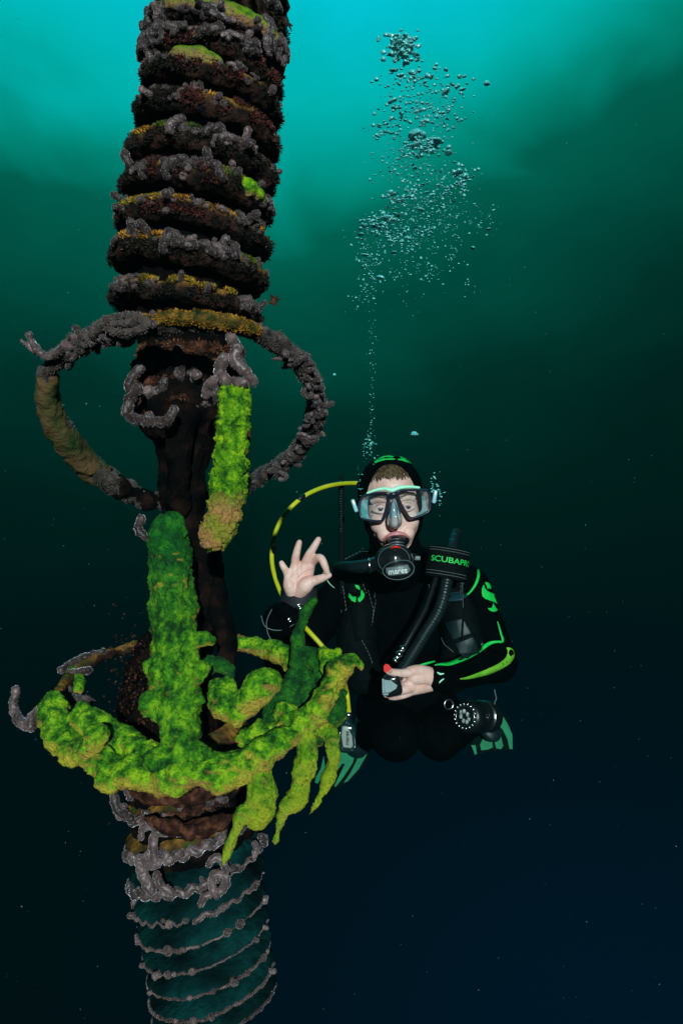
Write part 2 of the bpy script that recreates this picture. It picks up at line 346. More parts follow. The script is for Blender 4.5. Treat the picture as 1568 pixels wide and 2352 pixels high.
MT['suit'] = mat('black_neoprene', [(.0007, .0009, .0012), (.0014, .0018, .0022)], 30, .85, .02, .25, 400, .001)
MT['vest'] = mat('vest_fabric', [(.0014, .0022, .0028), (.003, .0045, .005)], 60, .75, .05, .4, 700, .0006)
MT['web'] = mat('webbing', [(.0012, .002, .0024), (.003, .0045, .005)], 200, .75, .06, .4, 900, .0006)
MT['stitch'] = mat('grey_stitching', [(.06, .075, .075), (.16, .18, .17)], 300, .7)
MT['rubber'] = mat('black_rubber', [(.003, .004, .005), (.006, .008, .009)], 60, .35, .4)
MT['gloss'] = mat('glossy_black_plastic', [(.008, .010, .012)], rough=.14, spec=.6, coat=.4)
MT['hose'] = mat('corrugated_hose', [(.004, .009, .011), (.008, .016, .019)], 60, .4, .35)
MT['yellow'] = mat('yellow_hose', [(.42, .44, .008), (.62, .52, .012)], 25, .45, .4, .15, 300, .0006)
MT['silver'] = mat('silver_metal', [(.62, .66, .66)], rough=.22, metal=1)
MT['greyp'] = mat('grey_plastic', [(.20, .27, .29), (.26, .33, .35)], 40, .4, .5)
MT['teal'] = mat('dark_teal_panel', [(.002, .009, .012), (.004, .014, .017)], 30, .5, .4)
MT['red'] = mat('red_button', [(.75, .012, .012)], rough=.35, spec=.5)
MT['neon'] = mat('neon_green_print', [(.004, .50, .06), (.012, .60, .09)], 60, .55, .3)
MT['neon_y'] = mat('lime_print', [(.12, .42, .02), (.22, .52, .04)], 40, .6, .3)
MT['fin'] = mat('green_fin_rubber', [(.001, .13, .055), (.002, .20, .08)], 20, .5, .35)
MT['fin_dark'] = mat('dark_fin_rubber', [(.0005, .003, .003), (.001, .005, .005)], 30, .7, .05)
MT['mint'] = mat('mint_trim', [(.35, .85, .55), (.5, .95, .7)], 40, .3, .5)
MT['white_p'] = mat('white_print', [(.75, .77, .77)], rough=.5)
MT['plate'] = mat('grey_plate', [(.13, .15, .16)], rough=.4)
MT['navy'] = mat('mask_frame', [(.010, .010, .028)], rough=.3, spec=.5)
MT['snow'] = mat('drifting_speck', [(.05, .08, .075), (.14, .19, .18)], 8, .7, .2)
def glassy(name, tint, gl, rough=.03, body=0.0, bcol=(.1, .3, .4)):
    m, t, b = new_mat(name); tr = N(t, 'ShaderNodeBsdfTransparent'); tr.inputs[0].default_value = (*tint, 1)
    gs = N(t, 'ShaderNodeBsdfGlossy'); gs.inputs['Roughness'].default_value = rough; fr = N(t, 'ShaderNodeFresnel'); fr.inputs[0].default_value = gl
    mx = N(t, 'ShaderNodeMixShader'); t.links.new(fr.outputs[0], mx.inputs[0]); t.links.new(tr.outputs[0], mx.inputs[1]); t.links.new(gs.outputs[0], mx.inputs[2]); o = mx.outputs[0]
    if body:
        df = N(t, 'ShaderNodeBsdfDiffuse'); df.inputs[0].default_value = (*bcol, 1); m3 = N(t, 'ShaderNodeMixShader'); m3.inputs[0].default_value = body
        t.links.new(o, m3.inputs[1]); t.links.new(df.outputs[0], m3.inputs[2]); o = m3.outputs[0]
    t.links.new(o, t.nodes['Material Output'].inputs[0]); return m
MT['lens'] = glassy('lens_glass', (.97, .99, 1), 1.3, .02, .012, (.5, .6, .7))
MT['skirt'] = glassy('teal_lit_silicone', (.55, .78, .85), 1.4, .15, .55, (.16, .62, .66)); MT['pocket'] = glassy('clear_pocket', (.78, .90, .95), 1.4, .12, .09, (.16, .5, .62))  # teal background light through the side windows put into the skirt colour
m_, t_, b_ = new_mat('air_bubble')
gl_ = N(t_, 'ShaderNodeBsdfGlass'); gl_.inputs['IOR'].default_value = .76; gl_.inputs['Roughness'].default_value = .12; gl_.inputs[0].default_value = (.85, 1, 1, 1)
gs_ = N(t_, 'ShaderNodeBsdfGlossy'); gs_.inputs['Roughness'].default_value = .22; gs_.inputs[0].default_value = (.55, .95, .95, 1)
mx_ = N(t_, 'ShaderNodeMixShader'); mx_.inputs[0].default_value = .35; t_.links.new(gl_.outputs[0], mx_.inputs[1]); t_.links.new(gs_.outputs[0], mx_.inputs[2])
df_ = N(t_, 'ShaderNodeBsdfDiffuse'); df_.inputs[0].default_value = (.22, .75, .72, 1); m2_ = N(t_, 'ShaderNodeMixShader'); m2_.inputs[0].default_value = .52
t_.links.new(mx_.outputs[0], m2_.inputs[1]); t_.links.new(df_.outputs[0], m2_.inputs[2]); t_.links.new(m2_.outputs[0], t_.nodes['Material Output'].inputs[0]); MT['bubble'] = m_

def nz3(p, s): return noise.noise(Vector(p)*s)
def fuzz(amp, scale, amp2=0, scale2=1):
    return lambda p, n: amp*nz3(p, scale)+(amp2*nz3(p+Vector((5, 3, 1)), scale2) if amp2 else 0)

# ================================================================== PILING
AX = [(-200, 526, 128), (0, 516, 133), (150, 497, 143), (300, 479, 150), (450, 460, 158), (600, 440, 164), (690, 430, 165), (760, 430, 150)]
D0 = 1.2
def pile_at(z, tab=AX):
    y = 1176-z*F/D0; ys = [a[0] for a in tab]
    cx = np.interp(y, ys, [a[1] for a in tab]); r = np.interp(y, ys, [a[2] for a in tab]); return Vector(((cx-784)/F*D0, D0, z)), r/F*D0
PB = Vector((P(500, 1176, D0).x, D0, -0.86))
piling = thing('piling', 'thick dark piling wound with overgrown coils and grey anemones, at the left', 'piling', PB)
# black core running the whole length
g = G(); path = []
for y, cx, r in [(-260, 518, 110), (0, 505, 112), (300, 470, 118), (600, 432, 124), (720, 425, 124), (790, 428, 105), (860, 432, 118), (960, 425, 110), (1010, 425, 75), (1080, 420, 55), (1180, 425, 50), (1300, 460, 55),
                 (1420, 440, 62), (1520, 395, 90), (1640, 385, 112), (1760, 410, 128), (1830, 440, 140), (1900, 450, 138)]:
    path.append((P(cx, y, D0), S(r, D0)))
g.chain([p for p, r in path], [r for p, r in path], seg=40, sub=5)
robj('core', g, MT['core'], .006, piling, smooth=2, disp=fuzz(.006, 30, .004, 90))
COILS = []
def coil(y_apex, h=36, tiltx=.05, seed=0, rr=1.0, m='coil'):
    """one turn of the winding; returns a frame for growth"""
    z = (1176-y_apex)/F*(D0-.10); c, R = pile_at(z); R *= rr; r = S(h, D0)
    ph = seed*1.7; co = bmesh.new(); seg, sg = 150, 20; vs = []
    def pt(A, a, lift=0.0):
        o = Vector((math.sin(A), -math.cos(A), 0))
        Rn = R-r*.7+.006*nz3(Vector((math.cos(A)*1.5, math.sin(A)*1.5, seed)), 1.2)
        rv = r*(1+.18*nz3(Vector((math.cos(A)*3, math.sin(A)*3, seed+4)), 1))
        zo = -tiltx*R*math.sin(A)+.006*nz3(Vector((math.cos(A)*2, math.sin(A)*2, seed+9)), 1)
        nrm = o*math.cos(a)+Vector((0, 0, 1))*math.sin(a)
        p = c+o*(Rn+(rv*1.15+lift)*math.cos(a))+Vector((0, 0, zo+(rv*.98+lift)*math.sin(a)))
        return p, nrm
    for i in range(seg):
        for j in range(sg):
            A = 2*math.pi*i/seg; a = 2*math.pi*j/sg; p, n = pt(A, a); d = .004*nz3(p, 60)+.003*nz3(p, 140); vs.append(p+n*d)
    g = G(); g.add(vs, [(i*sg+j, ((i+1) % seg)*sg+j, ((i+1) % seg)*sg+(j+1) % sg, i*sg+(j+1) % sg) for i in range(seg) for j in range(sg)])
    o = obj('coil', g, MT[m], piling); COILS.append((o, pt, y_apex)); return o, pt
ys = [-50, 25, 88, 152, 232, 318, 402, 486, 575, 668]
for i, y in enumerate(ys): coil(y, [26, 26, 22, 24, 26, 27, 27, 26, 28, 24][i], [.21, .21, .19, .18, .17, .16, .15, .14, .13, .11][i], i)
for k_ in range(3): coil(-130-82*k_, 26, .22, 20+k_); COILS.pop()
# turf of small weeds on each coil
def turf(pt, A0, A1, a0, a1, n, key, parent, size=.006, seed=1, name='algae_turf'):
    R = random.Random(seed); g = G()
    for _ in range(n):
        A = R.uniform(A0, A1); a = R.uniform(a0, a1); p, nm = pt(A, a, .001); 
        if nz3(p, 45) < -.12: continue
        s = size*R.uniform(.4, 1.5); d = (nm+Vector((R.uniform(-.9, .9), R.uniform(-.9, .9), R.uniform(-.6, .9)))).normalized(); u = d.orthogonal().normalized()
        u.rotate(Matrix.Rotation(R.uniform(0, 6.28), 3, d)); w_ = u*s*R.uniform(.08, .22); k = d.cross(u)*s*.3
        g.add([p-w_, p+w_, p+d*s*.6+w_*.8+k, p+d*s*.6-w_*.8+k, p+d*s+k*1.8], [(0, 1, 2, 3), (3, 2, 4)])
    return tag(obj(name, g, MT[key], parent, smooth=False), kind='stuff')
TURF = {0: [('t_olive', -1.2, 1.2)], 1: [('t_olive', -1.3, .0), ('t_maroon', .2, 1.4)], 2: [('t_maroon', -.6, .2), ('t_maroon', .5, 1.4)], 3: [('t_maroon', -.3, .7), ('t_dark', -1.4, -.3)],
        4: [('t_maroon', -.2, 1.3), ('t_dark', -1.4, -.2), ('t_orange', .1, .4)], 5: [('t_orange', -1.1, -.5), ('t_olive', -.5, .2), ('t_orange', .5, .8), ('t_dark', -1.4, 1.4)],
        6: [('t_olive', .3, 1.1), ('t_maroon', -.6, .5), ('t_dark', -1.4, 1.4)], 7: [('t_olive', -1.1, -.2), ('t_orange', -.9, .1), ('t_orange', .5, 1.2), ('t_maroon', -.5, .3)],
        8: [('t_orange', -.9, .0), ('t_dark', -1.4, 1.4), ('t_olive', .9, 1.2)], 9: [('t_orange', -.8, .9), ('t_olive', -.8, .9), ('t_dark', -1.3, 1.3)]}
for i, (o, pt, y) in enumerate(COILS):
    for k, (key, A0, A1) in enumerate(TURF[i]):
        dark = key in ('t_dark', 't_maroon')
        turf(pt, A0, A1, -.5 if dark else .35, 1.1 if dark else 1.45, int((A1-A0)*(1500 if dark else 2200)), key, o, .0042 if dark else .0042, i*9+k)
    turf(pt, -1.7, 1.7, -.5, 1.2, 90, 'fuzz', o, .0028, i*9+55, 'white_specks')
    turf(pt, -2.0, 2.0, -.6, .8, 1500, 't_dark', o, .0045, i*9+77)
# bright crusts: green-and-tan arc near the top, the yellow patch below it, the lime knobs
def crust(pt, A0, A1, a0, a1, th, key, parent, name, seed=0, n=40, knob=.4):
    g = G(); R = random.Random(seed)
    for i in range(n):
        A = A0+(A1-A0)*i/(n-1); e = math.sin(math.pi*(i+.5)/n)**.35
        for a in np.linspace(a0, a1, 5):
            p, nm = pt(A, float(a), 0); g.ell(p, th*e*(1+R.uniform(-knob, knob)), u=10, v=6)
    return robj(name, g, MT[key], .003, parent, smooth=3, disp=fuzz(.003, 60, .0015, 160))
crust(COILS[1][1], -.75, 1.75, .25, 1.2, .012, 'lime', COILS[1][0], 'crust_band', 1, 70, .15)
crust(COILS[3][1], -.42, .28, .9, 1.5, .013, 'lime', COILS[3][0], 'crust_patch', 2, 22, .1)
crust(COILS[6][1], .75, 1.15, .0, .8, .008, 'sponge_lime', COILS[6][0], 'crust_knobs', 3, 8, .6)

# ------------------------------------------------ anemones (shared shapes)
def hairs(g, vs, fs, n, L, R, m=1):
    """short hairs standing off a surface; pale ones imitate lit translucent rims"""
    for _ in range(n):
        f = fs[R.randrange(len(fs))]; a = Vector(vs[f[0]]); b = Vector(vs[f[1]]); c = Vector(vs[f[2]]); nn = (b-a).cross(c-a)
        if nn.length < 1e-12: continue
        nn.normalize(); u = R.random(); v = R.random(); p = a+(b-a)*u+(c-a)*v if u+v < 1 else a+(b-a)*(1-u)+(c-a)*(1-v)
        d = (nn+Vector((R.uniform(-.5, .5), R.uniform(-.5, .5), R.uniform(-.5, .5)))).normalized(); w_ = d.orthogonal().normalized(); w_.rotate(Matrix.Rotation(R.uniform(0, 6.3), 3, d)); l = L*R.uniform(.5, 1.3); w_ *= L*.16
        g.add([p-w_, p+w_, p+d*l], [(0, 1, 2)], m)
def fuzzed(me, n, L, seed=1):
    vs = [v.co.copy() for v in me.vertices]; fs = [tuple(p.vertices) for p in me.polygons]; g = G(); g.add(vs, fs, 0); hairs(g, vs, fs, n, L, random.Random(seed)); out = mesh_of(g, me.name)
    out.polygons.foreach_set('use_smooth', [k < len(fs) for k in range(len(g.f))]); return out
def rough(me, vox=.0011, seed=0, L=.0016, n=420):
    g = G(); g.add([v.co.copy() for v in me.vertices], [tuple(p.vertices) for p in me.polygons]); m2 = remesh(g, vox, 1, lambda p, q: .0016*noise.noise(p*170+Vector((seed*7.0, 0, 0)))+.0012*noise.noise(p*420+Vector((seed, 3, 0))))
    out = fuzzed(m2, n, L, seed); bpy.data.meshes.remove(m2); bpy.data.meshes.remove(me); out.name = 'anemone'; return out
def sausage(pts, r, seed):
    g = G(); R = random.Random(seed); k = len(pts)
    g.chain([Vector(p) for p in pts], [r*(1+R.uniform(-.12, .12)) for _ in range(k)], seg=14, sub=4, cap=4); me = mesh_of(g, 'anemone')
    return me
def button(r, seed):
    g = G(); pr = [(-.3*r, .75*r), (0, .95*r), (.35*r, 1.0*r), (.62*r, .85*r), (.72*r, .62*r), (.66*r, .45*r), (.48*r, .30*r), (.5*r, .12*r), (.5*r, .01*r)]
    g.lathe(pr, (0, 0, 0), (0, 0, 1), seg=18)
    return mesh_of(g, 'anemone')
PROTO = [button(.0075, 1), button(.006, 2),
         sausage([(-.012, 0, .004), (-.004, .002, .007), (.006, -.001, .007), (.014, .003, .004)], .0062, 3),
         sausage([(0, 0, 0), (0, .002, .009), (.003, .002, .017)], .0065, 4),
         sausage([(-.014, -.002, .004), (-.006, .006, .008), (.004, .007, .009), (.012, .0, .006), (.009, -.009, .005)], .0055, 5),
         sausage([(-.02, 0, .004), (-.01, .003, .006), (0, .0, .006), (.01, -.003, .006), (.022, .002, .004)], .005, 6),
         sausage([(0, 0, 0), (0, .001, .007)], .0055, 7)]
PROTO = [rough(me, seed=i+1) for i, me in enumerate(PROTO)]
for me in PROTO: me.materials.append(MT['anem']); me.materials.append(MT['fuzz'])
PROTOP = []
for me in PROTO:
    m2 = me.copy(); m2.materials.clear(); m2.materials.append(MT['anem_pale']); m2.materials.append(MT['fuzz']); PROTOP.append(m2)
REDUCED = []
for me in PROTO:
    m2 = me.copy(); bm = bmesh.new(); bm.from_mesh(m2); REDUCED.append(([v.co.copy() for v in bm.verts], [tuple(v.index for v in f.verts) for f in bm.faces], [f.material_index for f in bm.faces])); bm.free(); bpy.data.meshes.remove(m2)
NAN = [0]; extra = G()
def place(p, n, k, sc_, rot, parent, pale=False, root=PB):
    q = n.to_track_quat('Z', 'Y').to_matrix().to_4x4() @ Matrix.Rotation(rot, 4, 'Z')
    if NAN[0] < 96 or parent is not piling and False:
        o = bpy.data.objects.new('anemone', (PROTOP if pale else PROTO)[k]); C.objects.link(o); o.parent = parent
        o.matrix_basis = Matrix.Translation(p-root) @ q @ Matrix.Scale(sc_, 4); NAN[0] += 1
    else:
        mm = Matrix.Translation(p) @ q @ Matrix.Scale(sc_, 4); o_ = len(extra.v); V_, F_, M_ = REDUCED[k]
        extra.v += [tuple(mm@v) for v in V_]; extra.f += [tuple(i+o_ for i in f) for f in F_]; extra.m += [1 if m else (2 if pale else 0) for m in M_]
R = random.Random(21)
todo = []
for i, (o, pt, y) in enumerate(COILS):
    cl = [(R.uniform(-1.3, 1.45), R.uniform(.1, .9)) for _ in range(5)]
    for _ in range([14, 50, 44, 42, 34, 56, 54, 46, 56, 54][i]):
        A0, a0 = R.choice(cl); A = A0+R.gauss(0, .16); a = a0+R.gauss(0, .3)
        if R.random() < .25: A = R.uniform(-1.5, 1.6); a = R.uniform(-.2, 1.0)
        if abs(A) > 1.8 or (i == 1 and a > .2) or (i == 3 and -.5 < A < .35 and a > .8): a = R.uniform(-.3, .1)
        k = R.choice([2, 4, 5, 5, 3, 2]) if i < 3 else R.choice([0, 0, 1, 0, 3, 6, 2, 6])
        s = (.32+.75*R.random()**1.6)*(1.1 if i < 3 else 1); todo.append((s*(1.6 if k in (2, 4, 5) else 1), A, a, k, s, R.uniform(0, 6.28), o, pt, R.random() < .22))
todo.sort(key=lambda q: -q[0])
for _, A, a, k, s, rt_, o, pt, pale in todo[:520]:
    p, n = pt(A, a, .001); place(p, n, k, s, rt_, o, pale)
# extra dark frond scraps at the silhouette
# ------------------------------------------------ middle: stub block, stem and crust
g = G()
for y, cx, r in [(815, 435, 118), (850, 430, 124), (890, 425, 122), (930, 420, 112), (960, 410, 100)]: g.ell(P(cx, y, D0), (S(r, D0), S(r, D0), S(26, D0)), u=32)
mid = robj('collar', g, MT['crust'], .005, piling, smooth=3, disp=fuzz(.010, 28, .005, 80))
g = G(); g.chain([P(415, 960, 1.13), P(412, 1020, 1.13), P(408, 1100, 1.14), P(410, 1160, 1.16)], [.028, .02, .018, .02], seg=16)
robj('stem', g, MT['core'], .005, piling, smooth=2, disp=fuzz(.006, 40, .003, 110))
g = G(); g.chain([P(492, 1270, 1.2), P(496, 1380, 1.18), P(515, 1450, 1.16), P(525, 1530, 1.15)], [.014, .017, .018, .014], seg=16)
robj('side_stem', g, MT['core'], .005, piling, smooth=2, disp=fuzz(.007, 40, .003, 110))
me = fuzzed(mid.data, 9000, .005, 6)
for m in (MT['crust'], MT['fuzz_rust']): me.materials.append(m)
mid.data = me; mb = bvh_of([mid])
for _ in range(34):
    x = R.uniform(300, 560); y = R.uniform(815, 985); r_ = P(x, y, 1).normalized(); h = mb.ray_cast(Vector((0, 0, 0)), r_)
    if h[0] is None: continue
    place(h[0], h[1], R.choice([0, 1, 2, 6, 5, 3]), R.uniform(.7, 1.3), R.uniform(0, 6), mid, R.random() < .4)
# brown specks around the stem low down
g = G(); R2 = random.Random(4)
for _ in range(900):
    x = R2.gauss(330, 45); y = R2.gauss(1600, 90); 
    if x > 420 or x < 240: continue
    p = P(x, y, 1.11+R2.uniform(-.02, .03)); s = R2.uniform(.0006, .0022); d = Vector((R2.uniform(-1, 1), R2.uniform(-1, 1), R2.uniform(-1, 1))).normalized(); u = d.orthogonal()*s
    g.add([p-u, p+u, p+d*s*2], [(0, 1, 2)])
tag(obj('brown_tufts', g, [MT['crust']], piling, smooth=False), kind='stuff')

# ------------------------------------------------ lower ribbed sleeve
LT = [(1760, 435, 150), (1850, 440, 150), (1920, 450, 152), (2000, 457, 150), (2100, 467, 143), (2200, 483, 140), (2300, 496, 140), (2450, 508, 138)]
def low_at(z): return pile_at(z, LT)
ribs = [1812, 1898, 1985, 2062, 2128, 2188, 2244, 2300, 2350, 2400]
RIB = []
zs = [(1176-y)/F*(D0-.09) for y in ribs]
for i in range(len(zs)):
    z1 = zs[i]; z0 = zs[i-1] if i else z1+.055; prof = []; seg = 120; vs = []
    H = z0-z1; rows = 14
    def rib_pt(A, t, lift=0, z0=z0, z1=z1, H=H, i=i):
        z = z0-H*t; c, R_ = low_at(z); o = Vector((math.sin(A), -math.cos(A), 0)); tl = .26*R_*math.sin(A)
        bul = -.034*(1-max(0.0, math.sin(math.pi*t**1.3))**.7)
        rr = R_+bul+lift+.002*nz3(Vector((math.cos(A)*2, math.sin(A)*2, i*3.1)), 1.5)
        return c+o*rr+Vector((0, 0, tl+.003*nz3(Vector((math.cos(A)*1.5, math.sin(A)*1.5, i*2.1)), 1.2))), o
    for r in range(rows+1):
        t = r/rows*1.0
        for s_ in range(seg):
            p, n = rib_pt(2*math.pi*s_/seg, t); vs.append(p+n*.0015*nz3(p, 70))
    g = G(); g.add(vs, [(r*seg+s_, (r+1)*seg+s_, (r+1)*seg+(s_+1) % seg, r*seg+(s_+1) % seg) for r in range(rows) for s_ in range(seg)])
    o = obj('sleeve_rib', g, MT['sleeve'] if i > 2 else MT['coil'], piling); RIB.append((o, rib_pt))
R = random.Random(5)
def rim_worm(i, A0, A1, r, key='anem', lift=.001, t=.66, wav=.004):
    o, f = RIB[i]; n = max(4, int(abs(A1-A0)/.06)); pts = []
    for k in range(n):
        A = A0+(A1-A0)*k/(n-1); p, q = f(A, t, lift); pts.append(p+Vector((0, 0, (wav if i < 5 else .001)*math.sin(k*1.9+i))))
    g = G(); g.chain(pts, [r*(1+.2*math.sin(k*2.3+A0)) for k in range(n)], seg=10, sub=3); return g
RW = {1: [(-.6, -.1, .0055, 't_maroon'), (-.1, .7, .006, 'crust'), (-.9, -.6, .005, 'anem')],
      2: [(-1.1, .55, .0065, 'anem_pale'), (.55, 1.25, .0045, 'anem'), (-.5, -.25, .007, 'anem')],
      3: [(-1.2, -.75, .007, 'anem'), (-.7, .35, .0062, 'anem_pale'), (.45, .8, .005, 'anem'), (.8, 1.5, .0028, 'anem')],
      4: [(.1, .55, .006, 'anem_pale'), (.5, 1.2, .0035, 'anem_pale'), (-1.3, -.6, .0025, 'anem')], 5: [(-1.2, -.9, .003, 'anem'), (-.45, -.1, .0055, 'anem'), (-.8, -.45, .0025, 'anem')],
      6: [(-1.3, -.7, .003, 'anem'), (-.5, 1.0, .0012, 'anem')], 7: [(.6, .9, .003, 'anem'), (-.6, .6, .001, 'anem')], 8: [(-1.4, -.5, .004, 'anem'), (.5, 1.5, .004, 'anem_pale'), (-.5, .1, .0035, 'anem')], 9: [(-1.2, 1.3, .004, 'anem')]}
_r = random.Random(3)
for i in range(2, 10):
    A = -1.55
    while A < 1.4:
        B = A+_r.uniform(.25, .9); RW.setdefault(i, []).append((A, min(B, 1.55), _r.choice([.0007, .0009, .0012, .0020, .0028]), _r.choice(['anem', 'anem_pale']))); A = B+_r.choice([0, .05, .15])
for i, lst in RW.items():
    if i > 3: lst = [(a, b, q*.62, k) for a, b, q, k in lst]
    for A0, A1, r, key in lst:
        g = rim_worm(i, A0, A1, r, key); o = robj('rim_growth', g, [MT[key]], max(.0007, min(.002, r*.4)), RIB[i][0], smooth=1, disp=fuzz(r*.35, 150, r*.25, 380)); me = fuzzed(o.data, int(len(o.data.polygons)*.3), .0015)
        for m in (MT[key], MT['fuzz']): me.materials.append(m)
        o.data = me
for i, (o, f) in enumerate(RIB):
    for _ in range([14, 16, 14, 14, 9, 8, 7, 7, 6, 3][i]):
        A = R.uniform(-1.5, 1.5); t = R.choice([.5, .62, .6, .45]) if i < 5 else .62; p, n = f(A, t, .001)
        place(p, n, R.choice([0, 1, 6, 2, 4]) if i < 4 else R.choice([0, 1, 6]), R.uniform(.45, .95), R.uniform(0, 6), o, R.random() < .5)
# long bent worms between the ribs
for pts, r in [([(355, 1975), (352, 1925), (375, 1912), (435, 1915)], .006), ([(325, 1925), (328, 1900), (345, 1898)], .0045), ([(360, 2010), (372, 2035), (395, 2050)], .0055),
               ([(490, 2050), (488, 2010), (512, 2008), (520, 2030), (500, 2055)], .0055), ([(462, 2075), (470, 2060), (482, 2055)], .005), ([(322, 1975), (330, 2010), (348, 2045)], .008),
               ([(480, 1985), (495, 1968), (512, 1978), (520, 1998)], .005)]:
    g = G(); g.chain([P(x, y, 1.085 if x > 350 else 1.1) for x, y in pts], r, seg=12, sub=5); o = robj('bent_anemone', g, MT['anem_pale'], .0016, piling, smooth=1, disp=fuzz(.0018, 120, .0012, 300)); me = fuzzed(o.data, int(len(o.data.polygons)*.4), .0018)
    for m in (MT['anem_pale'], MT['fuzz']): me.materials.append(m)
    o.data = me
# brown frill under the green hoop
g = G(); g.chain([P(x, y, 1.06) for x, y in [(300, 1800), (340, 1822), (390, 1828), (420, 1835), (470, 1822), (510, 1800), (560, 1785)]], [.008, .012, .012, .013, .011, .009, .007], seg=12)
robj('frill', g, MT['crust'], .003, piling, smooth=2, disp=fuzz(.006, 60, .003, 150))
g = G(); g.chain([P(x, y, 1.075) for x, y in [(330, 1880), (380, 1896), (440, 1905), (500, 1895), (560, 1870), (600, 1840)]], [.006, .011, .012, .011, .008, .005], seg=12)
robj('frill', g, MT['crust'], .003, piling, smooth=2, disp=fuzz(.007, 60, .004, 150))
if extra.v:
    tag(obj('small_anemones', extra, [MT['anem'], MT['fuzz'], MT['anem_pale']], piling), kind='stuff')

# ================================================================== HOOPS
H1 = [(108, 905, 1.20, 24), (112, 860, 1.18, 25), (145, 815, 1.15, 25), (200, 782, 1.11, 28), (265, 756, 1.07, 31), (340, 747, 1.03, 27), (430, 742, 1.01, 21), (520, 748, 1.01, 20), (590, 765, 1.03, 23), (645, 795, 1.07, 26),
      (695, 840, 1.11, 27), (722, 890, 1.16, 25), (726, 945, 1.2, 24), (708, 1000, 1.25, 24), (670, 1050, 1.3, 22), (610, 1090, 1.35, 20), (520, 1130, 1.4, 18), (430, 1155, 1.42, 18), (350, 1150, 1.41, 20), (290, 1125, 1.38, 24), (235, 1092, 1.34, 28),
      (180, 1045, 1.3, 30), (140, 985, 1.25, 28), (116, 935, 1.22, 26), (108, 905, 1.20, 24)]
hp = thing('hoop', 'upper hoop around the piling, grey anemones on one arm, tan algae on the other', 'hoop', P(425, 1100, 1.2))
g = G(); g.chain([P(x, y, d) for x, y, d, r in H1], [S(r*.9, d) for x, y, d, r in H1], seg=18, sub=6)
hoopm = robj('hoop_bar', g, MT['tube'], .004, hp, smooth=2, disp=fuzz(.006, 45, .004, 120)); me = fuzzed(hoopm.data, 14000, .0035, 5)
for m in (MT['tube'], MT['fuzz_dim']): me.materials.append(m)
hoopm.data = me
g = G(); q = [(112, 870, 1.18, 24), (109, 905, 1.20, 27), (118, 945, 1.22, 29), (140, 990, 1.25, 32), (178, 1045, 1.3, 34), (215, 1080, 1.33, 32), (238, 1096, 1.345, 26)]
g.chain([P(x, y, d) for x, y, d, r in q], [S(r, d) for x, y, d, r in q], seg=18, sub=5)
robj('algae_cover', g, MT['tan'], .004, hp, smooth=3, disp=fuzz(.005, 40, .003, 110))
g = G(); q = [(330, 738, 1.02, 14), (400, 730, .995, 16), (470, 730, .99, 17), (540, 742, .995, 16), (590, 758, 1.02, 13)]
g.chain([P(x, y, d) for x, y, d, r in q], [S(r, d) for x, y, d, r in q], seg=18, sub=5)
mo = robj('orange_crust', g, mat('orange_olive_crust', [(.006, .012, .002), (.03, .035, .004), (.13, .07, .008), (.34, .17, .035)], 60, .8, .2, .9, 170, .005), .0035, hp, smooth=2, disp=fuzz(.006, 55, .003, 140))
me = fuzzed(mo.data, 2600, .0026, 8); mo_m = mo.data.materials[0]
for m in (mo_m, MT['t_orange']): me.materials.append(m)
mo.data = me
g = G(); q = [(232, 1090, 1.34, 24), (262, 1110, 1.36, 26), (300, 1132, 1.39, 25), (355, 1152, 1.41, 22)]
g.chain([P(x, y, d) for x, y, d, r in q], [S(r, d) for x, y, d, r in q], seg=18, sub=5)
robj('black_cover', g, MT['core'], .004, hp, smooth=2, disp=fuzz(.006, 40, .004, 110))
hb = bvh_of([hoopm])
R = random.Random(9); rest = G(); cnt = 0; spots = []
for i in range(9, 16):
    for _ in range(9):
        t = R.random(); a = H1[i]; b = H1[i+1]; x = a[0]*(1-t)+b[0]*t+R.gauss(0, 15); y = a[1]*(1-t)+b[1]*t+R.gauss(0, 15); spots.append((x, y))
for i in range(2, 5):
    for _ in range(9):
        t = R.random(); a = H1[i]; b = H1[i+1]; spots.append((a[0]*(1-t)+b[0]*t+R.gauss(0, 15), a[1]*(1-t)+b[1]*t+R.gauss(0, 15)))
for x, y in spots:
    h = hb.ray_cast(Vector((0, 0, 0)), P(x, y, 1).normalized())
    if h[0] is None: h = hb.find_nearest(P(x, y, 1.12))
    q = h[1].to_track_quat('Z', 'Y').to_matrix().to_4x4() @ Matrix.Rotation(R.uniform(0, 6), 4, 'Z'); k = R.choice([0, 2, 3, 4, 5, 6, 3])
    o = bpy.data.objects.new('anemone', (PROTOP if R.random() < .4 else PROTO)[k]); C.objects.link(o); o.parent = hoopm
    o.matrix_basis = Matrix.Translation(h[0]-wloc(hoopm)) @ q @ Matrix.Scale(R.uniform(.4, .85), 4)
# large anemones with a look of their own
def worm_thing(label, paths, key='anem_pale', name='anemone_cluster'):
    x, y, d, r = paths[0][0]; t = thing(name, label, 'anemone', P(x, y, d))
    for pp in paths:
        g = G(); g.chain([P(a, b, c) for a, b, c, r in pp], [S(r, c) for a, b, c, r in pp], seg=16, sub=6)
        o = robj('polyp', g, [MT[key], MT['fuzz']], .0022, t, smooth=2, disp=fuzz(.0022, 110, .0016, 260)); me = fuzzed(o.data, int(len(o.data.polygons)*.45), .0022)
        for m in (MT[key], MT['fuzz']): me.materials.append(m)
        o.data = me
    return t
worm_thing('grey hooked anemone reaching off the far left end of the upper hoop', [[(215, 765, 1.09, 16), (160, 790, 1.11, 12), (118, 818, 1.13, 9), (88, 808, 1.13, 8), (50, 784, 1.13, 5)], [(108, 820, 1.13, 9), (82, 800, 1.12, 9), (66, 768, 1.11, 8)]], name='anemone')
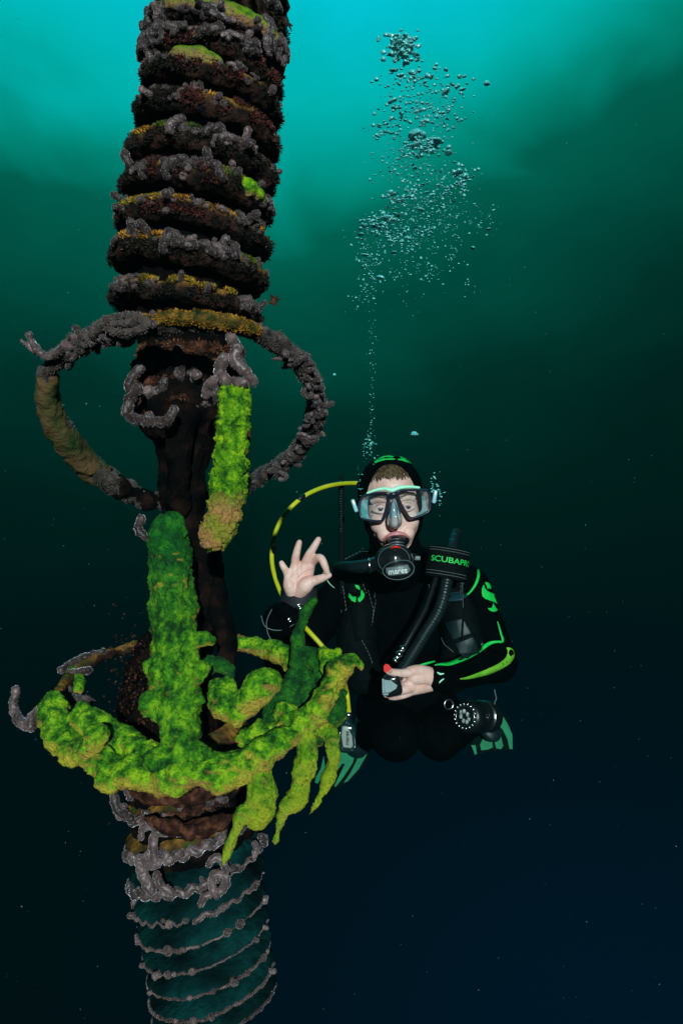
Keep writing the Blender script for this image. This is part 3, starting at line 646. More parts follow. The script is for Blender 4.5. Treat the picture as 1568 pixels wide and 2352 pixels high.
worm_thing('large pale coiled anemone lying on the top left of the upper hoop', [[(215, 768, 1.06, 12), (245, 738, 1.04, 11), (300, 726, 1.01, 10), (332, 738, 1.0, 11), (325, 758, 1.0, 10), (275, 764, 1.02, 9), (245, 756, 1.03, 8)], [(262, 745, 1.03, 9), (310, 742, 1.0, 9)]], 'tube', name='anemone')
worm_thing('knotted pale anemones hanging over the head of the bright green tube sponge', [[(530, 775, .99, 12), (545, 800, .98, 12), (535, 825, .98, 12), (560, 850, .98, 12), (580, 875, .99, 13)], [(515, 825, .99, 14), (505, 850, 1.0, 14), (520, 875, .99, 13), (560, 880, .98, 12)],
            [(475, 905, 1.02, 12), (485, 880, 1.01, 12), (515, 868, 1.0, 10)]])
worm_thing('grey bent anemones hanging from the left side of the collar below the coils', [[(325, 845, 1.1, 10), (305, 865, 1.1, 11), (295, 890, 1.1, 11)], [(320, 890, 1.09, 10), (300, 915, 1.1, 12), (290, 945, 1.1, 12)], [(300, 960, 1.1, 12), (340, 968, 1.08, 12), (385, 965, 1.06, 11), (400, 940, 1.06, 10)]], 'anem')
worm_thing('ghostly pale anemone at the left tip of the lower hoop', [[(38, 1585, 1.16, 9), (32, 1620, 1.15, 10), (45, 1655, 1.14, 12), (72, 1668, 1.13, 13)], [(70, 1668, 1.13, 12), (80, 1640, 1.13, 11), (100, 1630, 1.12, 9)]], name='anemone')
worm_thing('dim grey anemone on the back left of the lower hoop', [[(140, 1540, 1.24, 8), (180, 1515, 1.27, 9), (240, 1495, 1.3, 6)], [(165, 1545, 1.22, 9), (205, 1540, 1.24, 9)]], 'anem', name='anemone')
worm_thing('pale brown anemones behind the left end of the lower hoop', [[(160, 1580, 1.2, 8), (165, 1610, 1.18, 8), (210, 1612, 1.16, 8)], [(172, 1600, 1.18, 7), (200, 1606, 1.16, 7)]], 'tube')
worm_thing('faint grey anemones under the left of the lower hoop', [[(262, 1825, 1.13, 9), (272, 1860, 1.13, 11), (300, 1880, 1.12, 10)], [(290, 1800, 1.12, 9), (300, 1830, 1.12, 10)]], 'anem')
worm_thing('grey curled anemone beside the head of the deep green column', [[(325, 1190, 1.14, 9), (318, 1215, 1.13, 10), (335, 1235, 1.13, 8)]], 'anem', name='anemone')

# ================================================================== SPONGES
def sponge(label, chains, key, ells=(), vox=.0028, amp=.007, parts=(), fs=45, name='sponge', sm=3, fat=1.0, ridge=.0012):
    x, y, d, r = chains[0][0]; base = P(x, y, d); g = G()
    for ch in chains: g.chain([P(a, b, c) for a, b, c, r in ch], [S(r*fat, c) for a, b, c, r in ch], seg=20, sub=5)
    for (a, b, c, rx, ry, rz, an) in ells: g.ell(P(a, b, c), (S(rx, c), S(ry, c), S(rz, c)), Matrix.Rotation(math.radians(an), 3, 'Y'))
    o = robj(name, g, MT[key], vox, None, base, smooth=sm, disp=lambda p, n: amp*nz3(p, fs)+amp*.5*nz3(p+Vector((5, 3, 1)), fs*2.6)+ridge*(.28-abs(nz3(p, 95)))+ridge*.6*(.28-abs(nz3(p, 190)))+.0020*nz3(p, 330)); me = fuzzed(o.data, min(16000, int(len(o.data.polygons)*.25)), .0022 if 'tube' in name else .0012, 4)
    for m in (MT[key], MT['moss'] if 'deep' not in key else MT['moss_deep']): me.materials.append(m)
    o.data = me; return tag(o, label, 'sponge')
sponge('bright lime tube sponge with shaggy skin and orange tip, hanging from the upper hoop',
       [[(538, 905, .995, 33), (536, 980, .99, 36), (531, 1060, .985, 38), (522, 1140, .98, 39), (508, 1200, .975, 38), (492, 1232, .97, 33)]], 'tube_lime', amp=.004, fs=75, vox=.0024, name='tube_sponge', sm=2, ridge=.009)
sponge('tall deep green column sponge with lumpy sides, standing in front of the piling',
       [[(390, 1215, 1.04, 36), (390, 1260, 1.04, 44), (392, 1330, 1.04, 46), (396, 1400, 1.03, 47), (405, 1470, 1.02, 50), (402, 1540, 1.0, 54), (410, 1610, .99, 44), (415, 1690, .97, 42), (420, 1740, .96, 36)],
        [(415, 1480, 1.01, 30), (455, 1468, 1.0, 20), (480, 1472, 1.0, 10)], [(380, 1520, 1.0, 30), (345, 1530, 1.0, 16)], [(430, 1560, .99, 26), (465, 1540, .98, 16)], [(420, 1640, .98, 26), (452, 1610, .97, 18)], [(400, 1660, .98, 24), (360, 1650, .98, 14)], [(380, 1600, .99, 26), (348, 1612, .99, 18), (340, 1640, .98, 12)], [(430, 1720, .96, 30), (470, 1735, .95, 22)], [(400, 1730, .96, 30), (355, 1750, .95, 22)]],
       'column', amp=.008, fs=34, name='column_sponge', fat=1.06, ridge=.004, vox=.0026)
sponge('broad knobbly green and yellow sponge wrapped round the front of the lower hoop',
       [[(118, 1620, 1.12, 30), (125, 1665, 1.09, 34), (160, 1715, 1.05, 32), (215, 1745, 1.01, 30), (280, 1768, .98, 30), (350, 1782, .96, 32), (430, 1775, .95, 34), (510, 1768, .95, 34), (580, 1742, .96, 34), (640, 1708, .97, 34), (700, 1665, .99, 30),
         (745, 1600, 1.0, 26), (775, 1552, 1.01, 20), (800, 1522, 1.01, 15), (822, 1518, 1.01, 11), (830, 1530, 1.0, 6)],
        [(185, 1640, 1.08, 28), (240, 1680, 1.05, 30), (300, 1715, 1.02, 32), (360, 1740, 1.0, 34)], [(200, 1720, 1.0, 20), (215, 1700, .99, 26)], [(240, 1790, .97, 14), (255, 1800, .97, 10)], [(405, 1800, .94, 16), (415, 1815, .94, 8)],
        [(330, 1795, .95, 16), (345, 1812, .95, 8)], [(490, 1790, .94, 16), (500, 1805, .94, 9)], [(625, 1725, .96, 14), (632, 1745, .96, 7)], [(560, 1765, .95, 16), (565, 1780, .95, 8)], [(650, 1640, 1.02, 26), (690, 1690, .99, 28)], [(560, 1700, .99, 28), (610, 1680, 1.0, 26)], [(120, 1700, 1.09, 12), (112, 1720, 1.09, 8)]],
       'sponge', amp=.011, fs=27, name='hoop_sponge', fat=1.02, ridge=.0035, vox=.0026)
sponge('heart shaped green sponge with yellow lower edge, right of the deep green column',
       [[(512, 1585, 1.04, 26), (512, 1610, 1.03, 30), (535, 1640, 1.02, 22), (548, 1660, 1.01, 10)], [(610, 1565, 1.02, 28), (590, 1590, 1.02, 30), (555, 1625, 1.02, 26), (545, 1650, 1.01, 16)]], 'sponge', amp=.004, fs=45, name='heart_sponge', fat=1.25)
sponge('green sponge rod with orange underside, the back right of the lower hoop', [[(552, 1478, 1.24, 16), (600, 1488, 1.23, 22), (645, 1500, 1.2, 26), (680, 1528, 1.17, 24), (700, 1560, 1.14, 20)]], 'sponge', amp=.005, name='rod_sponge')
sponge('dark green upright branch sponge with a blunt raised tip, before the raised forearm',
       [[(718, 1382, 1.12, 11), (700, 1412, 1.12, 14), (688, 1450, 1.12, 15), (686, 1500, 1.11, 18), (694, 1550, 1.1, 26), (712, 1600, 1.08, 34)], [(705, 1500, 1.1, 16), (735, 1530, 1.09, 24), (740, 1570, 1.08, 24)]], 'sponge_deep', amp=.004, name='branch_sponge')
sponge('small fan of lime sponge with two round lobes, behind the horn of the lower hoop', [[(745, 1498, 1.08, 15), (752, 1515, 1.07, 18), (750, 1545, 1.06, 12)], [(772, 1502, 1.07, 14), (758, 1525, 1.07, 15)]], 'sponge_lime', amp=.003, name='lobed_sponge')
sponge('dark shaggy green sponge mass between the heart sponge and the horn', [[(700, 1560, 1.1, 34), (660, 1610, 1.08, 36), (640, 1650, 1.06, 34)], [(760, 1580, 1.06, 26), (768, 1620, 1.05, 26), (752, 1655, 1.03, 24), (720, 1690, 1.02, 22)]], 'sponge_deep', amp=.008, name='shaggy_sponge', fat=1.1)
sponge('yellow green fingered sponge drooping with a pale tip, the one nearest the spare regulator', [[(735, 1670, 1.01, 20), (760, 1690, 1.0, 20), (765, 1735, .99, 17), (755, 1780, .985, 15), (735, 1830, .98, 10), (710, 1870, .98, 4)]], 'sponge_finger', amp=.004, name='finger_sponge')
sponge('crooked green finger sponge drooping in two bends, middle of the three hanging ones', [[(700, 1690, .99, 26), (705, 1740, .985, 26), (692, 1790, .98, 26), (680, 1835, .975, 20), (655, 1855, .97, 14), (645, 1885, .97, 10), (631, 1935, .965, 5)]], 'sponge_finger', amp=.005, name='finger_sponge')
sponge('green bulb sponge with a thin yellow finger, hanging right of the piling', [[(592, 1765, .96, 22), (600, 1800, .96, 26), (603, 1845, .955, 32), (590, 1868, .955, 28)], [(585, 1870, .95, 18), (556, 1868, .945, 14), (545, 1900, .94, 11), (530, 1940, .94, 9), (513, 1985, .935, 4)]], 'sponge_finger', amp=.004, name='bulb_sponge', fat=1.15)
sponge('small dark green sponge hump just right of the deep green column', [[(465, 1545, 1.07, 20), (490, 1525, 1.07, 20), (520, 1535, 1.07, 17), (528, 1555, 1.07, 12)]], 'sponge_deep', amp=.004, name='hump_sponge')
sponge('small green sponge at the back left of the lower hoop', [[(170, 1548, 1.24, 18), (185, 1565, 1.22, 16), (178, 1585, 1.2, 10)]], 'sponge', amp=.004, name='knob_sponge')
hp2 = thing('hoop', 'lower dark hoop almost hidden by green sponges', 'hoop', P(430, 1650, 1.15))
g = G(); H2 = [(118, 1640, 1.12), (150, 1570, 1.2), (230, 1510, 1.3), (350, 1475, 1.36), (480, 1465, 1.36), (600, 1485, 1.28), (700, 1550, 1.14), (720, 1630, 1.03), (640, 1712, .98), (510, 1765, .96), (400, 1778, .96), (250, 1755, 1.0), (150, 1700, 1.07), (118, 1640, 1.12)]
g.chain([P(*a) for a in H2], [S(13, a[2]) for a in H2], seg=14, sub=6)
robj('hoop_bar', g, MT['coil'], .004, hp2, smooth=1, disp=fuzz(.004, 45, .003, 120))
# loose scraps
def scrap(label, x, y, d, n, s, seed, key='crust'):
    R = random.Random(seed); g = G(); c = P(x, y, d); p = c.copy()
    g.ell(c, (s*.6, s*.5, s*.9), u=12, v=8)
    for _ in range(n):
        v = Vector((R.uniform(-1, 1), R.uniform(-.6, .6), R.uniform(-1.2, 1))).normalized(); g.chain([c, c+v*s*.9, c+v*s*1.5+Vector((0, 0, R.uniform(-.5, .5)*s))], [s*.28, s*.2, s*.06], seg=6, sub=3, cap=2)
    o = obj('weed_scrap', g, MT[key], None, c); return tag(o, label, 'weed scrap')
scrap('orange brown weed scrap drifting just right of the coils', 628, 690, 1.1, 12, .007, 3)
scrap('tiny red brown weed scrap stuck to the bright lime tube sponge', 572, 996, .96, 9, .004, 5)
scrap('black weed scrap at the left edge of the topmost coils', 342, 66, 1.17, 12, .007, 7, 't_dark')
scrap('black weed tuft at the right edge of the topmost coils', 656, 50, 1.17, 16, .009, 8, 't_dark')

exec_diver = True
# ================================================================== DIVER
HC = P(899, 1160, 2.0); ROLL = math.radians(4.5)
HM = Matrix.Translation(HC) @ Matrix.Rotation(-ROLL, 4, 'Y')
def Hd(x, y, z): return HM @ Vector((x, y, z))
def head_shape(g, inf=0.0):
    rot = HM.to_3x3()
    E = lambda c, r: g.ell(Hd(*c), tuple(a+inf for a in r), rot, u=28, v=18)
    E((0, .018, .036), (.077, .094, .086)); E((0, -.022, -.028), (.068, .068, .085)); E((0, -.030, -.072), (.052, .054, .046))
    g.chain([Hd(0, .02, -.06), Hd(0, .035, -.12), Hd(.005, .05, -.17)], [.055+inf]*3, seg=22)
g = G(); head_shape(g)
for s in (-1, 1):
    g.ell(Hd(s*.036, -.052, -.042), (.028, .030, .032)); g.ell(Hd(s*.0085-.004, -.099, -.052), .0068)
    g.chain([Hd(s*.050, -.060, .014), Hd(s*.033, -.076, .018), Hd(s*.012, -.082, .012)], [.009, .010, .009])
    g.chain([Hd(s*.052, -.074, -.009), Hd(s*.035, -.0872, -.0018), Hd(s*.019, -.081, -.006)], [.0040, .0042, .0040])
    g.chain([Hd(s*.052, -.074, -.010), Hd(s*.035, -.0860, -.0170), Hd(s*.019, -.081, -.012)], [.0040, .0040, .004])
    g.ell(Hd(s*.028, -.066, -.072), (.020, .020, .022))
g.chain([Hd(0, -.086, .005), Hd(-.002, -.098, -.025), Hd(-.004, -.109, -.047)], [.009, .009, .0105])
UL = [Hd(-.028, -.082, -.088), Hd(-.018, -.094, -.078), Hd(0, -.101, -.0735), Hd(.018, -.094, -.078), Hd(.028, -.082, -.088)]
LL = [Hd(-.028, -.082, -.089), Hd(-.018, -.090, -.103), Hd(0, -.095, -.106), Hd(.018, -.090, -.103), Hd(.028, -.082, -.089)]
g.chain(UL, [.004, .0070, .0080, .0070, .004]); g.chain(LL, [.004, .0055, .006, .0055, .004])
# body skeleton (world points, radii)
NK = [P(912, 1262, 2.06), P(918, 1330, 2.12)]
SR, ER, WR = P(805, 1345, 2.12), P(650, 1520, 2.0), P(682, 1378, 1.82)
SL, EL, WL = P(1078, 1355, 2.12), P(1146, 1525, 2.10), P(1004, 1556, 1.87)
HPR, KR, AR = P(885, 1630, 2.25), P(908, 1690, 2.02), P(848, 1670, 2.46)
HPL, KL, AL = P(990, 1640, 2.25), P(1008, 1688, 2.04), P(1105, 1640, 2.48)
def limbs(g, k=0.0, hands=False):
    g.chain([SR, ER], [.050+k, .040+k], sub=1, seg=20); g.chain([ER, WR], [.040+k, .027+k*.7], sub=1, seg=20)
    g.chain([SL, EL], [.050+k, .040+k], sub=1, seg=20); g.chain([EL, WL], [.040+k, .027+k*.7], sub=1, seg=20)
    g.ell(P(930, 1410, 2.14), (.150+k, .095+k, .165+k)); g.ell(P(935, 1560, 2.17), (.125+k, .09+k, .13+k)); g.ell(P(937, 1625, 2.23), (.145+k, .10+k, .09+k))
    g.chain([NK[0], NK[1]], [.055+k, .07+k], sub=1, seg=20)
    for s in (SR, SL): g.chain([NK[0]+Vector((0, .03, -.02)), s+Vector((0, 0, .01))], [.045+k, .048+k], sub=1, seg=20)
    for h, kn, an in ((HPR, KR, AR), (HPL, KL, AL)):
        g.chain([h, kn], [.078+k, .058+k], sub=1, seg=20); g.chain([kn, an], [.055+k, .036+k], sub=1, seg=20)
limbs(g)
# ---- right hand (image left): OK sign, palm to the camera
def hz(X, Y, d): return P(604.4+X*.13544, 1192.4+Y*.13544, d)
mmr = lambda v: v*.0001393*1.1
def finger(pts, rad): g.chain([hz(*p) for p in pts], [mmr(r) for r in rad], seg=14, sub=3)
finger([(545, 1290, 1.805), (470, 1100, 1.80), (430, 980, 1.80)], [120, 95, 75])
finger([(560, 1270, 1.805), (530, 1000, 1.80), (545, 800, 1.80)], [120, 110, 85])
finger([(600, 1250, 1.805), (650, 1000, 1.805), (700, 800, 1.80)], [110, 105, 85])
finger([(640, 1230, 1.805), (740, 1000, 1.81), (790, 790, 1.80)], [100, 95, 82])
finger([(590, 1290, 1.80), (700, 1140, 1.787), (790, 1060, 1.785)], [95, 125, 100])
finger([(470, 1220, 1.80), (450, 1120, 1.795)], [80, 85])
finger([(480, 1230, 1.80), (440, 1130, 1.79), (430, 1010, 1.795)], [100, 95, 78])
finger([(430, 990, 1.80), (385, 880, 1.79), (340, 805, 1.785), (312, 745, 1.785)], [68, 58, 52, 44])
finger([(545, 780, 1.80), (548, 660, 1.795), (575, 530, 1.79), (612, 395, 1.79)], [76, 66, 58, 46])
finger([(705, 770, 1.80), (770, 620, 1.79), (850, 490, 1.785), (935, 345, 1.785)], [76, 68, 60, 47])
finger([(800, 760, 1.805), (905, 665, 1.785), (985, 670, 1.772), (1045, 790, 1.765), (1085, 905, 1.768)], [72, 66, 62, 56, 42])
finger([(740, 1090, 1.79), (880, 1040, 1.785), (1000, 1000, 1.777), (1115, 950, 1.772)], [92, 76, 62, 46])
# ---- left hand (image right) on the inflator
def dz(X, Y, d): return P(571.7+X*.40627, 1012.7+Y*.40627, d)
dzp0 = lambda X, Y: (571.7+X*.40627, 1012.7+Y*.40627)
def fin2(pts, rad): g.chain([dz(*p) for p in pts], [r*.001 for r in rad], seg=14, sub=3)
fin2([(1055, 1345, 1.87), (985, 1330, 1.855), (930, 1335, 1.845)], [25, 22, 20]); fin2([(1050, 1365, 1.875), (975, 1385, 1.86), (915, 1400, 1.85)], [20, 19, 17])
fin2([(1040, 1325, 1.865), (960, 1303, 1.845), (905, 1305, 1.835)], [19, 17, 13])
fin2([(935, 1303, 1.84), (870, 1313, 1.825), (820, 1310, 1.812), (790, 1303, 1.806)], [14, 10.5, 9.5, 8.5])
fin2([(930, 1350, 1.845), (885, 1350, 1.85), (835, 1352, 1.852), (795, 1350, 1.85)], [12, 10, 9, 8])
fin2([(925, 1375, 1.845), (880, 1385, 1.835), (830, 1392, 1.848), (790, 1390, 1.85)], [12, 10, 9, 8])
fin2([(915, 1395, 1.84), (865, 1410, 1.823), (815, 1430, 1.822), (775, 1436, 1.83)], [12, 10.5, 9, 7.5])
fin2([(920, 1415, 1.855), (875, 1435, 1.835), (830, 1447, 1.84), (800, 1450, 1.845)], [11, 9.5, 8.5, 7])
body = remesh(g, .0021, 5)
# colour the lips
n = len(body.vertices); co = np.empty(n*3); body.vertices.foreach_get('co', co); co = co.reshape(-1, 3)
def near(path, rad):
    d = np.full(n, 9.0)
    for i in range(len(path)-1):
        a = np.array(path[i]); b = np.array(path[i+1])
        for t in np.linspace(0, 1, 8): d = np.minimum(d, np.linalg.norm(co-(a*(1-t)+b*t), axis=1))
    return d < rad
lipm = near(UL, .0092) | near(LL, .0080)
mi = [1 if all(lipm[v] for v in p.vertices) else 0 for p in body.polygons]
DB = P(930, 1760, 2.15)
body.transform(Matrix.Translation(-DB)); body.name = 'person'
person = link('person', body, [MT['skin'], MT['lip']], None, DB); body.polygons.foreach_set('material_index', mi)
tag(person, 'diver in a black wetsuit, one hand in an OK sign, other on an inflator', 'person')
# eyes, brows, hair
for s in (-1, 1):
    g = G(); g.ell(Hd(s*.0352, -.0735, -.008), .0128); e = obj('eye', g, MT['white'], person)
    g = G(); g.ell(Hd(s*.0352+.001, -.0852, -.0085), (.0050, .002, .0050), HM.to_3x3()); obj('iris', g, MT['iris'], e)
    g = G(); R = random.Random(3)
    for _ in range(75):
        t = R.random(); x = s*(.016+.038*t); z = .017+.008*math.sin(t*2.6)+R.uniform(-.003, .003); y = -.0955+.022*t**2
        p = Hd(x, y, z); g.chain([p, p+Vector((s*.006, .001, .0012))], [.0007, .0003], seg=4, sub=1, cap=1)
    obj('eyebrow', g, MT['brow'], person)
g = G(); R = random.Random(6)
def cran(th, ph, k=1.0):   # th azimuth from front, ph elevation
    return Hd(.077*k*math.sin(th)*math.cos(ph), .018-.094*k*math.cos(th)*math.cos(ph), .036+.086*k*math.sin(ph))
for _ in range(1500):
    th = R.uniform(-1.15, 1.15); p0 = R.uniform(.50, 1.25)-.05*abs(th)+.06*nz3(Vector((th*3, 0, 0)), 2); l = R.uniform(.10, .22); dth = .25*nz3(Vector((th*2, p0*2, 2)), 1)+R.uniform(-.08, .08)
    pts = [cran(th+dth*k/3, p0-l*k/3+.0, 1.02+.015*math.sin(k)) for k in range(4)]
    g.chain(pts, [.0010, .0010, .0008, .0004], seg=4, sub=1, cap=1)
obj('hair', g, MT['hair'], person)
g = G(); g.ell(dz(797, 1303, 1.7985), (.0055, .0018, .0042), Matrix.Rotation(-.1, 3, 'Y')); obj('thumb_nail', g, mat('nail', [(.42, .22, .18)], rough=.25), person)
bv_p = bvh_of([person]); hzp = lambda X, Y: (604.4+X*.13544, 1192.4+Y*.13544)
for ln, w_ in (([(880, 830), (790, 850), (680, 900), (600, 980), (560, 1090)], 1.3), ([(640, 820), (560, 870), (500, 960)], 1.0), ([(895, 655), (905, 700)], 1.0), ([(955, 745), (1000, 690)], 1.0), ([(790, 570), (850, 600)], .9), ([(860, 455), (900, 480)], .8), ([(525, 650), (600, 655)], .9), ([(560, 520), (625, 530)], .8),
    ([(350, 870), (410, 840)], .9), ([(1015, 880), (1085, 925)], .9), ([(900, 985), (925, 1045)], .9)):
    obj('skin_crease', patch(bv_p, strip_poly([hzp(*p) for p in ln], [w_*.5]+[w_]*(len(ln)-2)+[w_*.5]), .0002, .0003, 1.8), MT['lip'], person)
for ln in ([(905, 1290), (925, 1320)], [(858, 1302), (862, 1322)], [(905, 1400), (925, 1425)], [(870, 1380), (890, 1352)]):
    obj('skin_crease', patch(bv_p, strip_poly([dzp0(*p) for p in ln], [.9, .5]), .0002, .0003, 1.83), MT['lip'], person)
# wetsuit
g = G(); limbs(g, .010)
suit = robj('wetsuit', g, MT['suit'], .004, person, smooth=4, disp=fuzz(.004, 14, .0015, 45))
# cut the head end open is not needed: the hood covers the neck
g = G(); head_shape(g, .010)
hm = remesh(g, .003, 4); bm = bmesh.new(); bm.from_mesh(hm); inv = HM.inverted(); dele = []
for f in bm.faces:
    c = inv @ f.calc_center_median()
    if c.y < .012 and (c.x/.0735)**2+((c.z+.018)/(.127 if c.z > -.018 else .115))**2 < 1: dele.append(f)
bmesh.ops.delete(bm, geom=dele, context='FACES'); bm.normal_update(); bmesh.ops.solidify(bm, geom=bm.faces[:], thickness=.005)
bm.to_mesh(hm); bm.free(); hm.transform(Matrix.Translation(-DB)); hood = link('hood', hm, MT['suit'], person)
hood.data.name = 'hood'; bv_s = bvh_of([suit]); bv_h = bvh_of([hood])
def fz(X, Y): return (718.7+X*.22916, 1012.7+Y*.22916)
def FZ(l): return [fz(*p) for p in l]
# green print over the hood's brow
FZ2 = lambda l: FZ([(815+(x-815)*.95, y*.85+45) for x, y in l])
g = patch(bv_h, [FZ2([(600, 190), (640, 160), (660, 165), (700, 148), (690, 165), (740, 152), (790, 150), (830, 165), (880, 160), (900, 140), (880, 122), (930, 128), (990, 155), (1020, 180), (990, 185), (960, 205), (900, 180), (820, 168), (720, 170), (640, 195), (610, 212)]),
                 FZ2([(640, 158), (700, 128), (760, 121), (812, 133), (790, 140), (720, 136), (665, 156)])])
obj('hood_print', g, MT['neon'], hood)
g = patch(bv_h, [FZ([(1175, 745), (1205, 770), (1240, 835), (1235, 852), (1190, 858), (1155, 850), (1160, 800)])], dd=2.0); obj('hood_print', g, MT['neon_y'], hood)
# sleeve and chest prints
sz = lambda X, Y: (1180*.8167+X*300/1568*.8167, 1540*.8167+Y*300/1568*.8167)
SZ = lambda l: [sz(*p) for p in l]
S_ = [SZ([(938, 535), (950, 590), (985, 635), (1040, 662), (1100, 690), (1150, 735), (1180, 790), (1187, 840), (1180, 890), (1168, 905), (1160, 870), (1135, 830), (1090, 800), (1030, 780), (960, 755), (920, 720), (908, 670), (910, 600), (925, 560)]),
      SZ([(955, 510), (985, 508), (1020, 530), (1040, 565), (1045, 612), (1020, 600), (990, 605), (985, 570), (965, 545)]),
      SZ([(985, 885), (1015, 890), (1060, 885), (1068, 850), (1075, 818), (1095, 850), (1120, 895), (1145, 918), (1110, 940), (1065, 942), (1025, 925)])]
obj('sleeve_emblem', patch(bv_s, S_), MT['neon'], suit)
obj('sleeve_piping', patch(bv_s, strip_poly(SZ([(852, 325), (860, 400), (835, 500), (780, 600), (710, 680), (620, 745)]), [3, 6, 6, 5, 4, 2])), MT['neon'], suit)
obj('sleeve_piping', patch(bv_s, strip_poly(SZ([(1135, 1085), (1165, 1180), (1190, 1270), (1215, 1345), (1208, 1390)]), [1.5, 3, 4, 5, 5])), MT['neon'], suit)
obj('sleeve_piping', patch(bv_s, strip_poly(SZ([(1205, 1388), (1120, 1385), (1020, 1410), (880, 1500), (700, 1600), (540, 1670), (420, 1710), (300, 1712), (215, 1728)]), [5, 5, 8, 11, 11, 10, 8, 5, 2])), MT['neon'], suit)
obj('sleeve_stripe', patch(bv_s, strip_poly(SZ([(1275, 1470), (1320, 1510), (1335, 1570), (1290, 1660), (1180, 1740), (1020, 1815), (860, 1870), (700, 1915), (590, 1930)]), [2, 12, 17, 16, 14, 13, 10, 6, 2])), MT['neon_y'], suit)
obj('cuff_print', patch(bv_s, strip_poly(SZ([(-60, 1770), (20, 1735), (130, 1700), (230, 1668)]), [5, 8, 6, 2])), MT['neon'], suit)
ez = lambda X, Y: (571.7+X*.40627, 1012.7+Y*.40627)
obj('cuff_print', patch(bv_s, strip_poly([ez(1062, 1308), ez(1080, 1318), ez(1100, 1316)], [2, 4, 2])), MT['mint'], suit)
obj('cuff_print', patch(bv_s, strip_poly([ez(1074, 1368), ez(1085, 1355), ez(1100, 1345)], [2, 3, 2])), MT['mint'], suit)

# ---------------------------------------------------------------- buoyancy vest
vest = thing('buoyancy_vest', 'black buoyancy vest with stitched shoulder straps and a corrugated hose, worn over the wetsuit', 'diving vest', P(930, 1640, 2.1))
for side, pts in ((-1, [(828, 1400, 2.06, 42), (818, 1470, 2.05, 46), (835, 1550, 2.06, 44)]), (1, [(1048, 1400, 2.06, 40), (1062, 1470, 2.05, 46), (1040, 1550, 2.06, 44)])):
    g = G(); g.chain([P(a, b, c) for a, b, c, r in pts], [S(r, 2.05) for a, b, c, r in pts], seg=20, flat=1.0)
    pnl = robj('air_cell', g, MT['vest'], .004, vest, smooth=5, disp=fuzz(.004, 18))
bv_v = bvh_of([suit]+[o for o in vest.children])
def strap(pts, ws, off=.006, th=.004, key='web', nm='shoulder_strap', par=vest, bv=None): return obj(nm, patch(bv or bv_v, strip_poly(pts, ws), off, th), MT[key], par)
def stitch(pts, off, r, par, key='stitch', bv=None, dash=True, nm='stitching'):
    g = G(); q = []
    for i in range(len(pts)-1):
        a = Vector(pts[i]); b = Vector(pts[i+1]); m_ = max(2, int((b-a).length/4))
        for k in range(m_): q.append(a.lerp(b, k/m_))
    q = [onto(bv or bv_v, p.x, p.y, off)[0] for p in q]
    if len(q) < 3: return
    if dash:
        for i in range(0, len(q)-2, 2): g.chain([q[i], q[i+1], q[i+1].lerp(q[i+2], .3)], r, seg=5, sub=1, cap=1)
    else: g.chain(q, r, seg=6, sub=1, cap=1)
    return obj(nm, g, MT[key], par)
s1 = strap([(800, 1262), (806, 1300), (822, 1380), (835, 1470)], [44, 44, 42, 36]); s2 = strap([(1010, 1262), (1018, 1300), (1030, 1380), (1035, 1470)], [72, 72, 66, 50])
for xx in ((784, 792, 812), (828, 838, 852)): pass
stitch([(787, 1268), (785, 1340), (792, 1420)], .011, .0009, s1); stitch([(822, 1300), (852, 1400), (848, 1440)], .011, .0008, s1)
stitch([(868, 1320), (860, 1380), (848, 1450)], .004, .0008, s1)
stitch([(975, 1300), (984, 1350), (985, 1390)], .006, .0009, s2); stitch([(993, 1290), (1000, 1340), (990, 1385)], .011, .0008, s2)
stitch([(1062, 1265), (1060, 1290), (1070, 1310), (1060, 1340), (1062, 1400)], .006, .0008, s2, dash=False); stitch([(1048, 1262), (1055, 1330), (1056, 1380)], .011, .0008, s2)
stitch([(795, 1285), (830, 1268), (862, 1266)], .012, .0008, s1); stitch([(797, 1292), (832, 1274), (862, 1272)], .012, .0008, s1)
stitch([(830, 1470), (845, 1500), (855, 1530)], .004, .0008, vest); stitch([(1010, 1450), (1022, 1480), (1045, 1500)], .004, .0008, vest, dash=False)
# panels and pockets on the right cell
for poly in ([(1020, 1430), (1062, 1420), (1082, 1455), (1040, 1470)], [(1045, 1478), (1085, 1462), (1100, 1500), (1060, 1515)]): obj('pocket_panel', patch(bv_v, [poly], .003, .004), MT['teal'], vest)
obj('shoulder_pad', patch(bv_v, [[(1062, 1322), (1065, 1340), (1048, 1352), (1072, 1372), (1060, 1380), (1020, 1384), (1025, 1355), (1040, 1325)]], .005, .004), mat('blue_grey_pad', [(.008, .03, .04)], rough=.5), vest)
# chest emblem on the left strap
dzp = lambda X, Y: (571.7+X*.40627, 1012.7+Y*.40627)
em = [[dzp(613+16*math.cos(a), 0+823+15*math.sin(a)) for a in [k*math.pi/7 for k in range(14)]],
      [dzp(*p) for p in [(578, 872), (590, 895), (610, 895), (612, 905), (608, 920), (590, 912), (575, 895)]], [dzp(*p) for p in [(618, 905), (632, 890), (628, 868), (635, 862), (648, 885), (645, 905), (625, 922)]]]
obj('chest_emblem', patch(bv_v, em, .0125, .0012), MT['neon'], s1)
# D-rings, buckles
def dring(x, y, d, r, rt=.0016, nm='d_ring', par=vest, ax=(0.3, -1, .1)):
    g = G(); g.torus(P(x, y, d), ax, S(r, d), rt, seg=28, sg=8); return obj(nm, g, MT['silver'], par)
dring(1030, 1618, 2.02, 11, .0022)
for x, y in ((1104, 1478),):
    p, n_ = onto(bv_v, x, y, .003); g = G(); g.torus(p, n_, .004, .0009, seg=16, sg=6); obj('small_ring', g, MT['silver'], vest)
g = G()
for a in ((1000, 1268), (985, 1275)): 
    p, n_ = onto(bv_v, a[0], a[1], .012); g.box(p, (.012, .004, .005), .001)
obj('buckle', g, MT['silver'], vest)
